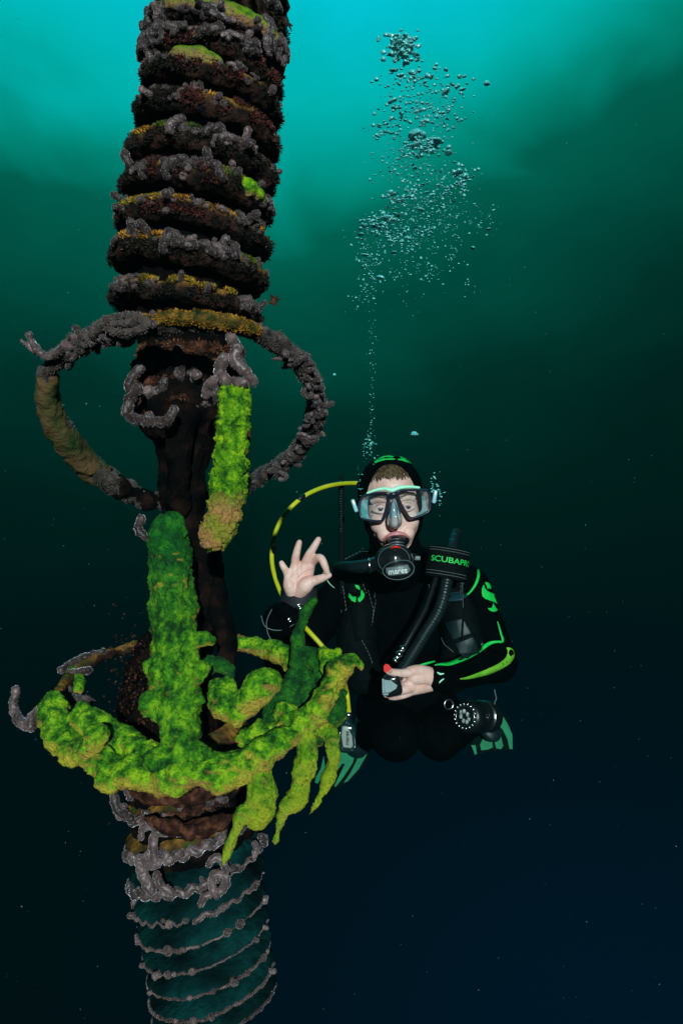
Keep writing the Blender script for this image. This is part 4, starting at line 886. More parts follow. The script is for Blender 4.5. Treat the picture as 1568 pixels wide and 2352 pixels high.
# hose keeper band with lettering
BC = P(1026, 1295, 1.97); BR = S(46, 1.97); bax = Vector((.12, .15, 1)).normalized()
sd = Vector((1, 0, -.17)).normalized(); fr_ = bax.cross(sd).normalized(); fr_ = fr_ if fr_.y < 0 else -fr_; upv = sd.cross(fr_).normalized(); upv = upv if upv.z > 0 else -upv
def band_pt(u, v, lift=0):  # u along the band, v up
    a = u/BR; return BC+sd*(math.sin(a)*(BR+lift))+fr_*(math.cos(a)*(BR*.62+lift))+upv*v
g = G(); n1, hh = 48, S(36, 1.97); vs = []
for v, l in ((-hh, -.004), (-hh, 0), (-hh*.9, .002), (0, .0025), (hh*.9, .002), (hh, 0), (hh, -.004)):
    for i in range(n1): vs.append(band_pt(2*math.pi*BR*i/n1, v, l))
g.add(vs, [(r*n1+i, r*n1+(i+1) % n1, (r+1)*n1+(i+1) % n1, (r+1)*n1+i) for r in range(6) for i in range(n1)])
band = obj('hose_keeper', g, MT['web'], vest)
obj('lettering', text_geo('SCUBAPRO', .0200, lambda x, y: band_pt(x*1.22+.012, y*1.0+.006, .0038)), MT['neon'], band, smooth=False)
for v in (-.78, -.6, .72, .88):
    g = G(); g.chain([band_pt(BR*a, hh*v, .0035) for a in np.linspace(-1.3, 1.3, 16)], .0007, seg=5, sub=1, cap=1); obj('stitching', g, MT['stitch'], band)
# corrugated hose
cp = [P(1046, 1225, 2.13), P(1036, 1262, 2.02), P(1026, 1330, 1.95), P(1008, 1400, 1.91), P(972, 1460, 1.88), P(935, 1520, 1.86), P(912, 1552, 1.85)]
g = G(); tmp = G(); tmp.chain(cp, .01, seg=4, sub=12, cap=1)
ctr = []
for i in range(1, len(tmp.v)//4-1): ctr.append(sum((Vector(v) for v in tmp.v[i*4:i*4+4]), Vector())/4)
tot_l = 0; dense = []
for i in range(len(ctr)-1):
    for k in range(3): dense.append(ctr[i].lerp(ctr[i+1], k/3))
L_ = [0]
for i in range(1, len(dense)): L_.append(L_[-1]+(dense[i]-dense[i-1]).length)
g.chain(dense, [.0145+.002*math.sin(l/.0085*2*math.pi) for l in L_], seg=20, sub=1, cap=2)
obj('corrugated_hose', g, MT['hose'], vest)
g = G(); g.chain([P(1000, 1330, 1.94), P(975, 1400, 1.9), P(945, 1455, 1.87), P(925, 1490, 1.855)], .0075, seg=12); obj('inflator_hose', g, MT['rubber'], vest)
g = G(); a = P(927, 1484, 1.85); b = P(905, 1520, 1.835); dr = b-a; L = dr.length
g.lathe([(0, .006), (L*.1, .0085), (L*.25, .0085), (L*.28, .006), (L*.4, .006), (L*.42, .0095), (L*.6, .0095), (L*.64, .0065), (L*.85, .006), (L*.9, .0075), (L, .0075)], a, dr, 18)
obj('hose_coupling', g, MT['silver'], vest)
infl = G(); infl.box(P(900, 1572, 1.825), (.045, .04, .055), .012, Matrix.Rotation(math.radians(-12), 3, 'Y')); infl.chain([P(912, 1550, 1.84), P(905, 1560, 1.835)], .018)
inf_o = obj('inflator', infl, MT['gloss'], vest)
g = G(); 
def prism(poly, d0, d1):
    k = len(poly); a = [P(x, y, d0) for x, y in poly]; b = [P(x, y, d1) for x, y in poly]
    g.add(a+b, [tuple(range(k)), tuple(reversed(range(k, 2*k)))]+[(i, i+k, (i+1) % k+k, (i+1) % k) for i in range(k)])
prism([dzp(*p) for p in [(762, 1350), (800, 1355), (838, 1382), (830, 1402), (795, 1422), (768, 1424)]], 1.800, 1.812)
obj('deflate_button', g, MT['greyp'], inf_o, smooth=False)
g = G(); prism([dzp(*p) for p in [(752, 1345), (762, 1345), (766, 1430), (754, 1432)]], 1.803, 1.83); prism([dzp(*p) for p in [(756, 1426), (790, 1428), (785, 1438), (756, 1436)]], 1.803, 1.82)
obj('edge_guard', g, MT['greyp'], inf_o, smooth=False)
g = G(); prism([dzp(*p) for p in [(760, 1275), (772, 1260), (790, 1265), (805, 1285), (800, 1298), (782, 1305), (772, 1312), (762, 1300)]], 1.792, 1.815)
obj('inflate_button', g, MT['red'], inf_o, smooth=False)

# ---------------------------------------------------------------- mask
mask = thing('diving_mask', 'two lens diving mask with dark frame and mint brow trim on the diver\'s face', 'mask', Hd(0, -.11, -.05))
MD = 1.887
def fp(X, Y, d=MD): x, y = fz(X, Y); return P(x, y, d)
LE = [(478, 585), (560, 545), (735, 526), (755, 560), (738, 650), (700, 775), (670, 797), (510, 778), (480, 745)]
RE = [(858, 525), (880, 508), (1130, 503), (1150, 530), (1168, 690), (1100, 728), (988, 768), (962, 750), (885, 620)]
def offs(poly, o):
    k = len(poly); out = []
    for i in range(k):
        a, b, c = Vector(poly[i-1]), Vector(poly[i]), Vector(poly[(i+1) % k]); d1 = (b-a).normalized(); d2 = (c-b).normalized(); n_ = (Vector((d1.y, -d1.x))+Vector((d2.y, -d2.x))).normalized(); out.append(tuple(b+n_*o))
    return out
def rounded(poly, it=2):
    for _ in range(it):
        q = []
        for i in range(len(poly)):
            a, b = Vector(poly[i]), Vector(poly[(i+1) % len(poly)]); q += [tuple(a.lerp(b, .22)), tuple(a.lerp(b, .78))]
        poly = q
    return poly
def dlens(X): return MD+abs(X-815)*.00004
for poly in (LE, RE):
    inner = rounded(poly); outer = offs(inner, 27); k = len(inner); g = G(); rows = []
    for pl, dd in ((inner, .004), (inner, -.004), (offs(inner, 10), -.008), (offs(inner, 20), -.007), (outer, -.001), (outer, .010), (offs(inner, 4), .012)): rows.append([fp(x, y, dlens(x)+dd) for x, y in pl])
    g.add([v for r in rows for v in r], [(r*k+i, r*k+(i+1) % k, (r+1) % 7*k+(i+1) % k, (r+1) % 7*k+i) for r in range(7) for i in range(k)])
    fo = obj('mask_frame', g, MT['navy'], mask)
    g = G(); lo = offs(inner, 3); g.add([fp(x, y, dlens(x)+.000) for x, y in lo]+[fp(x, y, dlens(x)+.003) for x, y in lo], [tuple(range(k)), tuple(reversed(range(k, 2*k)))]+[(i, i+k, (i+1) % k+k, (i+1) % k) for i in range(k)])
    obj('lens', g, MT['lens'], fo, smooth=False)
    g = G(); sg_ = offs(inner, 24); bk = [(815+(x-815)*(.80 if abs(x-815) > 220 else .98), y) for x, y in offs(inner, 6)]
    g.add([fp(x, y, dlens(x)+.006) for x, y in sg_]+[fp(x+(815-x)*.02, y, MD+.035+abs(x-815)*.00006) for x, y in bk], [(i, (i+1) % k, k+(i+1) % k, k+i) for i in range(k)]); 
    obj('skirt', g, MT['skirt'], fo)
g = G(); g.chain([fp(770, 555, MD-.004), fp(800, 535, MD-.006), fp(850, 530, MD-.004)], [.005, .006, .005]); obj('bridge', g, MT['navy'], mask)
g = G(); g.chain([fp(545, 522, MD-.004), fp(640, 490, MD-.006), fp(720, 480, MD-.008), fp(790, 495, MD-.009), fp(860, 470, MD-.008), fp(960, 460, MD-.006), fp(1060, 468, MD-.002)], [.0028, .0038, .0044, .0062, .0052, .004, .003], seg=10, flat=1)
obj('brow_trim', g, MT['mint'], mask)
g = G(); g.chain([fp(812, 600, MD+.002), fp(815, 680, MD-.004), fp(820, 760, MD-.012), fp(824, 815, MD-.010)], [.006, .012, .0175, .0165], seg=20); 
obj('nose_pocket', g, MT['pocket'], mask)
for s, X, Y in ((-1, 415, 650), (1, 1215, 560)):
    g = G(); g.box(fp(X, Y, MD+.025), (.010, .02, .034), .004, Matrix.Rotation(-ROLL+s*.25, 3, 'Y')); bk_ = obj('strap_buckle', g, mat('clear_buckle', [(.35, .6, .66)], rough=.2, spec=.8) if s > 0 else bpy.data.materials['clear_buckle'] if 'clear_buckle' in bpy.data.materials else mat('clear_buckle', [(.35, .6, .66)], rough=.2, spec=.8), mask)
    g = G(); g.chain([fp(X, Y, MD+.03), Hd(s*.098, -.02, .0), Hd(s*.095, .04, .01), Hd(s*.06, .10, .02), Hd(0, .128, .02)], [.009, .009, .009, .009, .009], seg=10, flat=.22, flatdir=(1, 0, 0)); obj('strap', g, MT['rubber'], mask)

# ---------------------------------------------------------------- primary regulator
reg = thing('regulator', 'black regulator in the diver\'s mouth with a grey name plate on its round cover', 'regulator', P(912, 1300, 1.86))
RD = 1.835
def rp(X, Y, d): x, y = fz(X, Y); return P(x, y, d)
g = G(); g.chain([rp(846, 1000, 1.900), rp(840, 1010, 1.880), rp(842, 1060, 1.858)], [.0300, .023, .021], seg=20, flat=.55, flatdir=(0, 0, 1)); obj('mouthpiece', g, MT['rubber'], reg)
for Y, d in ((990, 1.872), (1020, 1.858), (1045, 1.848)):
    g = G(); g.chain([rp(840+62*math.sin(a)*1.25, Y+28-34*math.cos(a), d+.008-.012*math.cos(a)) for a in np.linspace(-1.35, 1.35, 14)], .0024, seg=8, sub=2); obj('bellow', g, mat('grey_rubber', [(.10, .10, .12)], rough=.3, spec=.6) if 'grey_rubber' not in bpy.data.materials else bpy.data.materials['grey_rubber'], reg)
g = G(); g.chain([rp(785, 1072, 1.838), rp(825, 1062, 1.832), rp(865, 1068, 1.838)], .0026, seg=8); obj('red_collar', g, MT['red'], reg)
g = G(); g.ell(rp(812, 1198, 1.862), (.048, .036, .043)); g.ell(rp(855, 1283, 1.85), (.042, .03, .031)); g.chain([rp(640, 1225, 1.868), rp(600, 1240, 1.872)], .018); g.chain([rp(960, 1170, 1.87), rp(1030, 1165, 1.88)], [.014, .008])
rb = robj('housing', g, MT['gloss'], .0022, reg, smooth=4)
bv_r = bvh_of([rb])
def ovalpts(cx, cy_, rx, ry, n=40, rot=0.0): return [(cx+rx*math.cos(2*math.pi*i/n)*math.cos(rot)-ry*math.sin(2*math.pi*i/n)*math.sin(rot), cy_+rx*math.cos(2*math.pi*i/n)*math.sin(rot)+ry*math.sin(2*math.pi*i/n)*math.cos(rot)) for i in range(n)]
def ring_on(bv, pts, r, key, par, nm, off=.001, m_=fz):
    q = [onto(bv, *m_(*p), off, RD)[0] for p in pts]; q.append(q[0]); g = G(); g.chain(q, r, seg=8, sub=1, cap=1); return obj(nm, g, MT[key], par)
pc = obj('purge_cover', patch(bv_r, [FZ(ovalpts(855, 1288, 142, 88, rot=-.1))], .003, .004), MT['rubber'], rb)
MT['rim'] = mat('dull_rim', [(.10, .13, .14)], rough=.35)
ring_on(bv_r, ovalpts(855, 1288, 143, 89, rot=-.1), .0009, 'rim', pc, 'cover_rim', .0045)
ring_on(bv_r, ovalpts(810, 1195, 158, 138), .0006, 'rim', rb, 'housing_seam', .0003)
plq = patch(bv_r, [FZ([(738, 1275), (940, 1245), (965, 1290), (940, 1325), (770, 1345), (740, 1320)])], .0055, .0012); pl_ = obj('name_plate', plq, MT['plate'], pc)
def reg_txt(x, y):
    X = 848+x*math.cos(-.09)-(-y)*math.sin(-.09)*1; Y = 1302+x*math.sin(-.09)-y; return onto(bv_r, *fz(X, Y), .0072, RD)[0]
obj('lettering', text_geo('mares', 66, lambda x, y: reg_txt(x*1.05, y)), MT['white_p'], pl_, smooth=False)
g = G(); a = rp(590, 1245, 1.872); b = rp(572, 1247, 1.873); g.lathe([(0, .0175), (.002, .019), (.006, .019), (.008, .0175)], a, b-a, 24); obj('swivel_ring', g, MT['silver'], reg)
g = G(); g.chain([rp(570, 1248, 1.873), rp(450, 1260, 1.89), rp(360, 1262, 1.92), rp(280, 1262, 1.98), rp(240, 1270, 2.06), rp(240, 1300, 2.16)], [.0165, .0155, .0145, .0135, .0125, .011], seg=20); obj('supply_hose', g, MT['hose'], reg)
g = G(); g.box(rp(1045, 1175, 1.87), (.014, .006, .010), .0015); g.chain([rp(985, 1135, 1.85), rp(995, 1165, 1.85), rp(985, 1180, 1.85)], .0012, seg=6); obj('side_lever', g, MT['plate'], reg)

# ---------------------------------------------------------------- spare regulator on the yellow hose
occ = thing('spare_regulator', 'spare regulator hanging at the diver\'s hip on a long looping yellow hose', 'regulator', P(797, 1725, 1.95))
yh = [(835, 1110, 2.12), (800, 1110, 2.08), (770, 1113, 2.04), (735, 1122, 2.0), (695, 1142, 1.97), (655, 1180, 1.95), (632, 1225, 1.95), (624, 1275, 1.95), (630, 1320, 1.96), (648, 1368, 1.97), (672, 1405, 1.97), (700, 1440, 1.87), (738, 1482, 1.85), (765, 1520, 1.87), (786, 1555, 1.90), (796, 1590, 1.98), (801, 1636, 1.95)]
g = G(); g.chain([P(*a) for a in yh], [.0058]*len(yh), seg=12, sub=6); obj('yellow_hose', g, MT['yellow'], occ)
for a, b in (((782, 1111), 2.06), ((692, 1143), 1.968), ((627, 1262), 1.95)):  # black bands added where shadow and gaps break the yellow hose
    i = min(range(len(yh)), key=lambda k: (yh[k][0]-a[0])**2+(yh[k][1]-a[1])**2); j = min(i+1, len(yh)-1); i0 = max(i-1, 0); dr = (P(*yh[j])-P(*yh[i0])).normalized(); c_ = P(a[0], a[1], b)
    g = G(); g.chain([c_-dr*.007, c_+dr*.007], .0072, seg=12, sub=1, cap=2); obj('hose_shadow_band', g, MT['rubber'], occ)
g = G(); g.lathe([(0, .010), (.004, .014), (.010, .014), (.012, .009), (.028, .009), (.030, .012), (.036, .012), (.038, .008)], P(801, 1636, 1.95), (P(795, 1668, 1.94)-P(801, 1636, 1.95)), 22); obj('metal_fitting', g, MT['silver'], occ)
g = G(); g.box(P(797, 1692, 1.945), (.046, .045, .078), .014, Matrix.Rotation(.05, 3, 'Y')); g.chain([P(795, 1660, 1.945), P(796, 1675, 1.945)], [.016, .02])
ob = robj('housing', g, mat('teal_black_plastic', [(.006, .022, .024)], rough=.2, spec=.6, coat=.3), .002, occ, smooth=3)
bv_o = bvh_of([ob])
g = patch(bv_o, [[(786, 1668), (797, 1668), (808, 1690), (810, 1712), (806, 1718), (788, 1716), (784, 1690)]], .002, .002); opl = obj('name_plate', g, mat('pale_plate', [(.25, .27, .25)], rough=.4), ob)
obj('lettering', text_geo('mares', 13, lambda x, y: onto(bv_o, 797-y*1.0, 1694-x, .0048, 1.93)[0]), MT['suit'], opl, smooth=False)
ring_on(bv_o, [(x, y) for x, y in [(783, 1664), (800, 1662), (812, 1685), (815, 1712), (809, 1723), (785, 1722), (781, 1690)]], .0008, 'silver', ob, 'plate_rim', .001, lambda x, y: (x, y))
# vest tape hanging behind
tp = G(); pts = [P(783, 1100, 2.1), P(784, 1160, 2.09), P(785, 1220, 2.08), P(784, 1290, 2.06), P(786, 1360, 2.04)]
tp.chain(pts, .0075, seg=8, sub=4, flat=.15, flatdir=(0, 1, 0)); tape = obj('hanging_tape', tp, MT['web'], vest)
g = G(); R = random.Random(12)
for k in range(26):
    t = k/26; y = 1105+t*150; g.box(P(783+R.uniform(-1, 1), y, 2.088-.012*t), (.007*R.uniform(.4, 1), .001, .0016), 0)
obj('tape_print', g, mat('dim_print', [(.035, .075, .08)], rough=.7), tape)

# ---------------------------------------------------------------- wrist computer, hand line
wc = thing('wrist_computer', 'bulky black dive computer with two steel studs strapped to the raised wrist', 'dive computer', P(650, 1440, 1.84))
g = G(); g.chain([P(695, 1368, 1.825), P(688, 1378, 1.82), P(678, 1394, 1.83)], [.036, .040, .041], seg=24, sub=2); obj('cuff', g, mat('cuff_neoprene', [(.010, .010, .014), (.016, .014, .020)], 60, .7, .3, .3, 400, .001), wc)
g = G(); g.ell(P(652, 1425, 1.84), (.052, .045, .046)); g.ell(P(668, 1405, 1.81), (.04, .03, .03)); robj('case', g, MT['suit'], .004, wc, smooth=5)
for x, y, r in ((688, 1394, .0085), (664, 1424, .0055)):
    g = G(); a = P(x, y, 1.765); g.lathe([(0, r), (-.002, r*1.02), (-.003, r*.8), (-.003, r*.55), (-.001, r*.5), (-.001, r*.25), (-.003, r*.22), (-.003, r*.02)], a+Vector((0, .002, 0)), Vector((-.3, 1, .15)), 22); obj('stud', g, MT['silver'], wc)
for cc in ([(624, 1400), (612, 1430), (620, 1465), (650, 1490)], [(600, 1415), (610, 1440), (640, 1448), (668, 1438), (684, 1425)]):
    g = G(); g.chain([P(x, y, 1.80) for x, y in cc], .0011, seg=6, sub=6); obj('cord', g, MT['rim'], wc)
g = G(); g.chain([hz(1090, 1045, 1.78), hz(1140, 1110, 1.785), hz(1205, 1165, 1.79)], [.0011, .0009, .0005], seg=6); tag(obj('cord_end', g, MT['mint'], None, hz(1205, 1165, 1.79)), 'thin pale green cord end held below the thumb of the raised hand', 'cord')

# ---------------------------------------------------------------- console gauge at the hip
def gz(X, Y, d): return P(702.4+X*.3229, 1584.4+Y*.3229, d)
con = thing('torch', 'black hip torch with a notched steel bezel and a silver band, beside the far fin', 'torch', gz(1180, 300, 2.02))
a = gz(1135, 190, 2.0); b = gz(1330, 190, 2.12); dr = (b-a).normalized()
g = G(); g.lathe([(-.004, .03), (0, .040), (.012, .043), (.03, .043), (.034, .040), (.10, .040), (.104, .043), (.13, .043), (.14, .035), (.145, .01)], a, dr, 36); tb = obj('torch_body', g, MT['rubber'], con)
g = G(); u_ = dr.orthogonal().normalized(); v_ = dr.cross(u_)
for k in range(18):
    t = 2*math.pi*k/18; p = a+dr*-.0045+(u_*math.cos(t)+v_*math.sin(t))*.031; g.box(p, (.0055, .004, .0045), .001, Matrix.Rotation(t, 3, 'Y'))
g.torus(a+dr*-.004, dr, .027, .0008, 30, 6); obj('bezel', g, MT['silver'], tb)
g = G(); R = random.Random(2)
for k in range(7):
    t = 2*math.pi*k/7; p = a+dr*-.006+(u_*math.cos(t)*.010+v_*math.sin(t)*.015); g.ell(p, (.005, .003, .0065), u=8, v=6)
obj('lamp_face', g, mat('pale_face', [(.05, .06, .055), (.40, .44, .41)], 120, .3, .5), tb)
g = G(); g.torus(a+dr*.085, dr, .0415, .0016, 36, 8); g.torus(a+dr*.091, dr, .0415, .0012, 36, 8); obj('silver_band', g, MT['silver'], tb)
g = G(); q = [(1340, 0), (1345, 30), (1352, 60), (1340, 95), (1350, 130)]; g.chain([gz(x, y, 2.08) for x, y in q], .0016, seg=6); obj('bungee', g, MT['rim'], con)

# ---------------------------------------------------------------- fins
def fin(label, base, blade_rows, pocket, stripes, dcol, dd):
    f = thing('fin', label, 'swim fin', pocket[0])
    g = G(); g.chain(pocket, [.040, .046, .040], seg=18, flat=.6, flatdir=(0, 0, 1)); obj('foot_pocket', g, MT['teal'], f)
    p0, nn = dcol; nn = Vector(nn).normalized()
    def onp(x, y, o=0.0): q = P(x, y, 1); return q*(p0.dot(nn)/q.dot(nn))-nn*o
    def slab(poly, o0, o1):
        k = len(poly); g = G(); g.add([onp(x, y, o1) for x, y in poly]+[onp(x, y, o0) for x, y in poly], [tuple(range(k)), tuple(reversed(range(k, 2*k)))]+[(i, i+k, (i+1) % k+k, (i+1) % k) for i in range(k)]); return g
    bl = obj('blade', slab([gzp(*p) for p in blade_rows], -.003, .003), MT['fin_dark'], f, smooth=False)
    for pl in stripes: obj('green_panel', slab(pl, .0035, .0065), MT['fin'], bl, smooth=False)
    return f
gzp = lambda X, Y: (702.4+X*.3229, 1584.4+Y*.3229)
def rows_from(L1, L2, d0, d1, k=7):
    rows = []; n = len(L1)
    for i in range(n):
        a, b = gzp(*L1[i]), gzp(*L2[i]); d = d0+(d1-d0)*i/(n-1); rows.append([(a[0]+(b[0]-a[0])*j/(k-1), a[1]+(b[1]-a[1])*j/(k-1), d-.02*math.sin(math.pi*j/(k-1))) for j in range(k)])
    return rows
fin('green striped fin below the spare regulator, left of the diver', None, [(240, 360), (462, 355), (455, 450), (410, 550), (330, 640), (270, 672), (215, 700), (196, 690), (90, 680), (55, 660), (70, 600), (120, 500), (180, 420)],
    [gz(420, 250, 2.44), gz(415, 310, 2.42), gz(360, 400, 2.43)],
    [[gzp(*p) for p in q] for q in ([(388, 385), (456, 380), (430, 470), (380, 560), (300, 650), (272, 662), (320, 590), (365, 500)], [(250, 445), (358, 440), (335, 520), (270, 620), (215, 690), (205, 685), (240, 610), (280, 530), (262, 522), (215, 590), (190, 590), (225, 500)], [(130, 470), (140, 560), (90, 665), (68, 660), (75, 620), (110, 560)])], (P(800, 1740, 2.46), (.25, 1, -.35)), 2.45)
fin('green striped fin right of the hip torch, seen past the diver\'s far leg', None, [(1345, 120), (1385, 150), (1440, 240), (1470, 320), (1470, 430), (1400, 428), (1290, 440), (1205, 470), (1165, 400), (1200, 330), (1240, 250)],
    [gz(1250, 240, 2.5), gz(1290, 260, 2.48), gz(1310, 290, 2.47)],
    [[gzp(*p) for p in q] for q in ([(1352, 135), (1385, 175), (1430, 250), (1460, 320), (1462, 422), (1440, 420), (1425, 350), (1390, 280), (1340, 228)], [(1345, 250), (1375, 310), (1395, 400), (1380, 422), (1345, 415), (1330, 350), (1322, 290)], [(1300, 290), (1315, 360), (1322, 410), (1285, 425), (1240, 430), (1230, 390), (1265, 320)], [(1168, 392), (1200, 395), (1208, 455), (1195, 462)])], (P(1130, 1680, 2.5), (-.25, 1, -.3)), 2.5)
fb = [o for o in bpy.data.objects if o.name.startswith('blade')][-1]
obj('pale_tab', patch(bvh_of([fb]), [[gzp(*p) for p in [(1295, 318), (1345, 278), (1372, 300), (1325, 355)]]], .006, .003, 2.5), mat('turquoise_tab', [(.01, .34, .34)], rough=.5), fb)

# ================================================================== BUBBLES
def cap_mesh(seed, flat=.55):
    bm = bmesh.new(); bmesh.ops.create_icosphere(bm, subdivisions=2, radius=1); R = random.Random(seed); o = Vector((seed*3.1, 0, 0))
    for v in bm.verts:
        p = v.co.copy(); s = 1+.28*noise.noise(p*1.3+o); v.co = Vector((p.x*s, p.y*s, p.z*flat*s-.25*(p.x**2+p.y**2)*flat))
    me = bpy.data.meshes.new('bubble'); bm.to_mesh(me); bm.free(); me.materials.append(MT['bubble']); me.polygons.foreach_set('use_smooth', [True]*len(me.polygons)); return me
BM = [cap_mesh(i, f) for i, f in enumerate((.5, .38, .75, .3, .9))]
R = random.Random(33)
def bz(X, Y): return (784+X*.2987, 32.7+Y*.2987)
regs = [  # centre X,Y, sx, sy, count, size(mm) min,max
    (460, 250, 75, 75, 60, 3, 9), (560, 480, 150, 70, 50, 2.5, 7), (830, 580, 130, 90, 34, 2, 6), (560, 720, 150, 110, 90, 1.6, 5), (780, 760, 140, 110, 60, 1.5, 4), (330, 870, 90, 60, 34, 2, 5),
    (620, 1010, 110, 60, 90, 1.6, 5), (480, 1100, 180, 90, 90, 1.2, 3.5), (900, 1270, 90, 80, 70, 1.5, 4.5), (620, 1300, 220, 120, 120, 1.2, 3.6), (430, 1430, 90, 60, 30, 2, 6), (700, 1480, 210, 110, 150, 1.2, 3.4),
    (330, 1600, 120, 50, 60, 2, 6), (400, 1720, 190, 90, 150, 1.2, 4), (650, 1660, 200, 120, 110, 1, 3), (1100, 1560, 80, 110, 30, 1, 2.8), (880, 1820, 60, 110, 22, 1.2, 3), (200, 1900, 70, 140, 70, 1.2, 3.4),
    (450, 1960, 160, 80, 50, 1, 3), (680, 1980, 110, 60, 22, 1, 3), (170, 2150, 60, 90, 30, 1, 2.6), (980, 2080, 30, 60, 8, 1.2, 2.2), (500, 2180, 200, 90, 16, 1, 2.2), (240, 2500, 28, 200, 36, .8, 1.9), (230, 3050, 16, 260, 26, .8, 1.6), (210, 3300, 40, 60, 22, 1, 2.6)]
BB = []
for cx, cyy, sx, sy, n, s0, s1 in regs:
    for _ in range(int(n*1.4)):
        X = R.gauss(cx, sx*.75); Y = R.gauss(cyy, sy*.75); x, y = bz(X, Y); kk = .8 if Y < 700 else 1; BB.append((x, y, 2.05+R.gauss(0, .09)+(Y < 2300)*.05, (s0+(s1-s0)*R.random()**2.2)*.00135*kk))
for x, y in ((957, 306),): pass
for _ in range(26): BB.append((846+R.gauss(0, 10), 1040+R.gauss(0, 28), 1.97, R.uniform(.0012, .0032)))
for _ in range(34): BB.append((998+R.gauss(0, 9), 1125+R.gauss(0, 22), 1.96, R.uniform(.0012, .0042)))
for _ in range(16): BB.append((828+R.gauss(0, 5), 1110+R.gauss(0, 28), 1.96, R.uniform(.001, .0022)))
for X, Y, wmm in ((800, 590, 11), (590, 740, 10), (900, 1215, 14), (950, 1240, 11), (925, 1290, 11), (560, 1185, 9), (620, 1310, 9), (740, 1315, 8), (390, 1380, 12), (435, 1435, 13), (650, 1370, 9), (610, 1500, 10), (350, 1560, 15), (400, 1580, 12), (235, 1590, 10), (180, 1625, 11), (250, 1625, 12),
    (150, 1690, 9), (185, 1850, 9), (300, 2020, 10), (1130, 1650, 8), (390, 665, 11), (400, 430, 9), (545, 445, 10), (820, 1060, 12), (930, 575, 9), (570, 1000, 14), (640, 1040, 12), (700, 1050, 11), (580, 1090, 10), (1010, 1795, 7), (400, 1830, 8)):
    x, y = bz(X, Y); BB.append((x, y, 2.03, wmm*.00105))
BB.sort(key=lambda b: -b[3])
rest = G()
for i, (x, y, d, s) in enumerate(BB):
    me = R.choice(BM); mm = Matrix.Translation(P(x, y, d)) @ Matrix.Rotation(R.uniform(-.4, .4), 4, 'Y') @ Matrix.Rotation(R.uniform(0, 6), 4, 'Z')
    sv = (s*R.uniform(.8, 1.5), s, s) if s < .0070 else (s*R.uniform(.95, 1.4), s*.8, s*.6)
    if i < 290:
        o = bpy.data.objects.new('bubble', me); C.objects.link(o); o.matrix_world = mm @ Matrix.Diagonal((*sv, 1))
        wh = ('in the thin bubble trail just above the diver\'s head' if y > 650 else 'in the lower left of the plume, above the trail' if y > 480 and x < 930 else 'in the lower right of the plume' if y > 440 else 'in the middle of the plume, below the dome bubble' if y > 315 else 'in the upper plume, above the dome bubble' if y > 150 else 'near the ragged cluster that tops the plume')
        if y > 980: wh = 'clinging beside the mask strap buckle right of the hood' if x > 930 else 'just left of the diver\'s hood'
        sz_ = 'wide ragged' if s > .0105 else 'larger flattened' if s > .0058 else 'small' if s > .0036 else 'tiny'
        tag(o, f'{sz_} air bubble {wh}', 'bubble', f'{sz_} air bubbles {wh}')
    else:
        m4 = mm @ Matrix.Diagonal((*sv, 1)); rest.add([m4@v.co for v in me.vertices], [tuple(f.vertices) for f in me.polygons])
tag(obj('fine_bubbles', rest, MT['bubble']), 'cloud of the finest air bubbles in the plume above the diver', 'bubbles', kind='stuff')
def bigb(x, y, w_, h_, label, seed):
    bm = bmesh.new(); bmesh.ops.create_icosphere(bm, subdivisions=4, radius=1)
    for v in bm.verts:
        p = v.co.copy(); s = 1+.22*noise.noise(p*1.6+Vector((seed, 0, 0)))+.08*noise.noise(p*4+Vector((seed, 0, 0))); v.co = Vector((p.x*s*w_, p.y*s*w_, (p.z*s-.45*(p.x**2+p.y**2))*h_))
    me = bpy.data.meshes.new('bubble'); bm.to_mesh(me); bm.free(); o = link('bubble', me, MT['bubble'], None, P(x, y, 2.1)); tag(o, label, 'bubble')
bigb(957, 308, S(21, 2.1), S(9, 2.1), 'widest dome shaped air bubble high in the middle of the plume', 1)
bigb(997, 322, S(18, 2.1), S(6, 2.1), 'second widest bubble, dark and flat, touching the lower right of the dome bubble', 3)
bigb(1117, 190, S(7, 2.1), S(5, 2.1), 'lone bright bubble to the right of the plume, clear of the others', 6)
bigb(951, 996, S(9, 2.1), S(5, 2.1), 'lone oval bubble just above the diver\'s hood', 8)
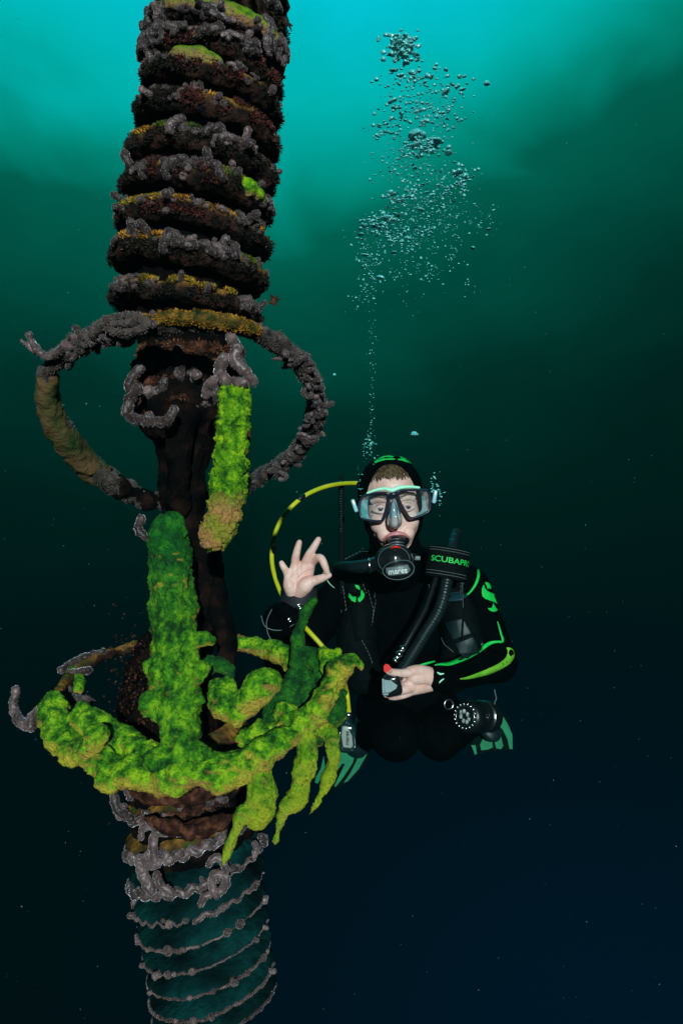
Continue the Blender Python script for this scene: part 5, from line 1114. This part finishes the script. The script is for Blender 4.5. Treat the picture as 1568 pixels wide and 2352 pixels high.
bigb(768, 860, S(5, 1.6), S(4, 1.6), 'lone small bubble between the upper hoop and the bubble trail', 9)
# burst cloud at the top of the plume
g = G(); R = random.Random(8)
for _ in range(40): g.ell(P(920+R.gauss(0, 17), 108+R.gauss(0, 16), 2.2+R.gauss(0, .02)), (R.uniform(.005, .014), R.uniform(.005, .012), R.uniform(.003, .009)), u=10, v=7)
bc = robj('bubble_cloud', g, MT['bubble'], .0035, None, P(920, 108, 2.2), smooth=1, disp=fuzz(.004, 80, .002, 200)); tag(bc, 'ragged dark bubble cluster bursting at the very top of the plume', 'bubble cluster')
# drifting specks
g = G(); R = random.Random(77)
for _ in range(420):
    x = R.uniform(0, 1568); y = R.uniform(0, 2352); d = R.uniform(.8, 2.6); s = R.uniform(.0004, .0011)*d**.7
    p = P(x, y, d); v = [p+Vector((R.uniform(-1, 1), R.uniform(-1, 1), R.uniform(-1, 1)))*s for _ in range(4)]; g.add(v, [(0, 1, 2), (0, 2, 3), (0, 3, 1), (1, 3, 2)])
for _ in range(90):
    x = R.uniform(0, 1568); y = R.uniform(300, 2352); d = R.uniform(.95, 2.6); s = R.uniform(.0005, .0011)*d**.5; g.ell(P(x, y, d), (s*R.uniform(.5, 1.4), s*.5, s), u=7, v=5)
tag(obj('drifting_specks', g, MT['snow'], smooth=False), 'fine pale specks drifting in the water', 'specks', kind='stuff')
# ================================================================== water haze
g = G(); g.box((0, 2.2, 0), (9, 7.4, 7), 0); hz_m = bpy.data.materials.new('water_haze'); hz_m.use_nodes = True; t = hz_m.node_tree; t.nodes.clear()
pv = N(t, 'ShaderNodeVolumePrincipled'); pv.inputs['Color'].default_value = (.002, .018, .020, 1); pv.inputs['Density'].default_value = .11; pv.inputs['Absorption Color'].default_value = (0.0, .35, .35, 1)
mo_ = N(t, 'ShaderNodeOutputMaterial'); t.links.new(pv.outputs[0], mo_.inputs['Volume'])
hzo = obj('haze', g, hz_m, smooth=False); tag(hzo, 'dim green water that swallows far things', 'water', kind='stuff')
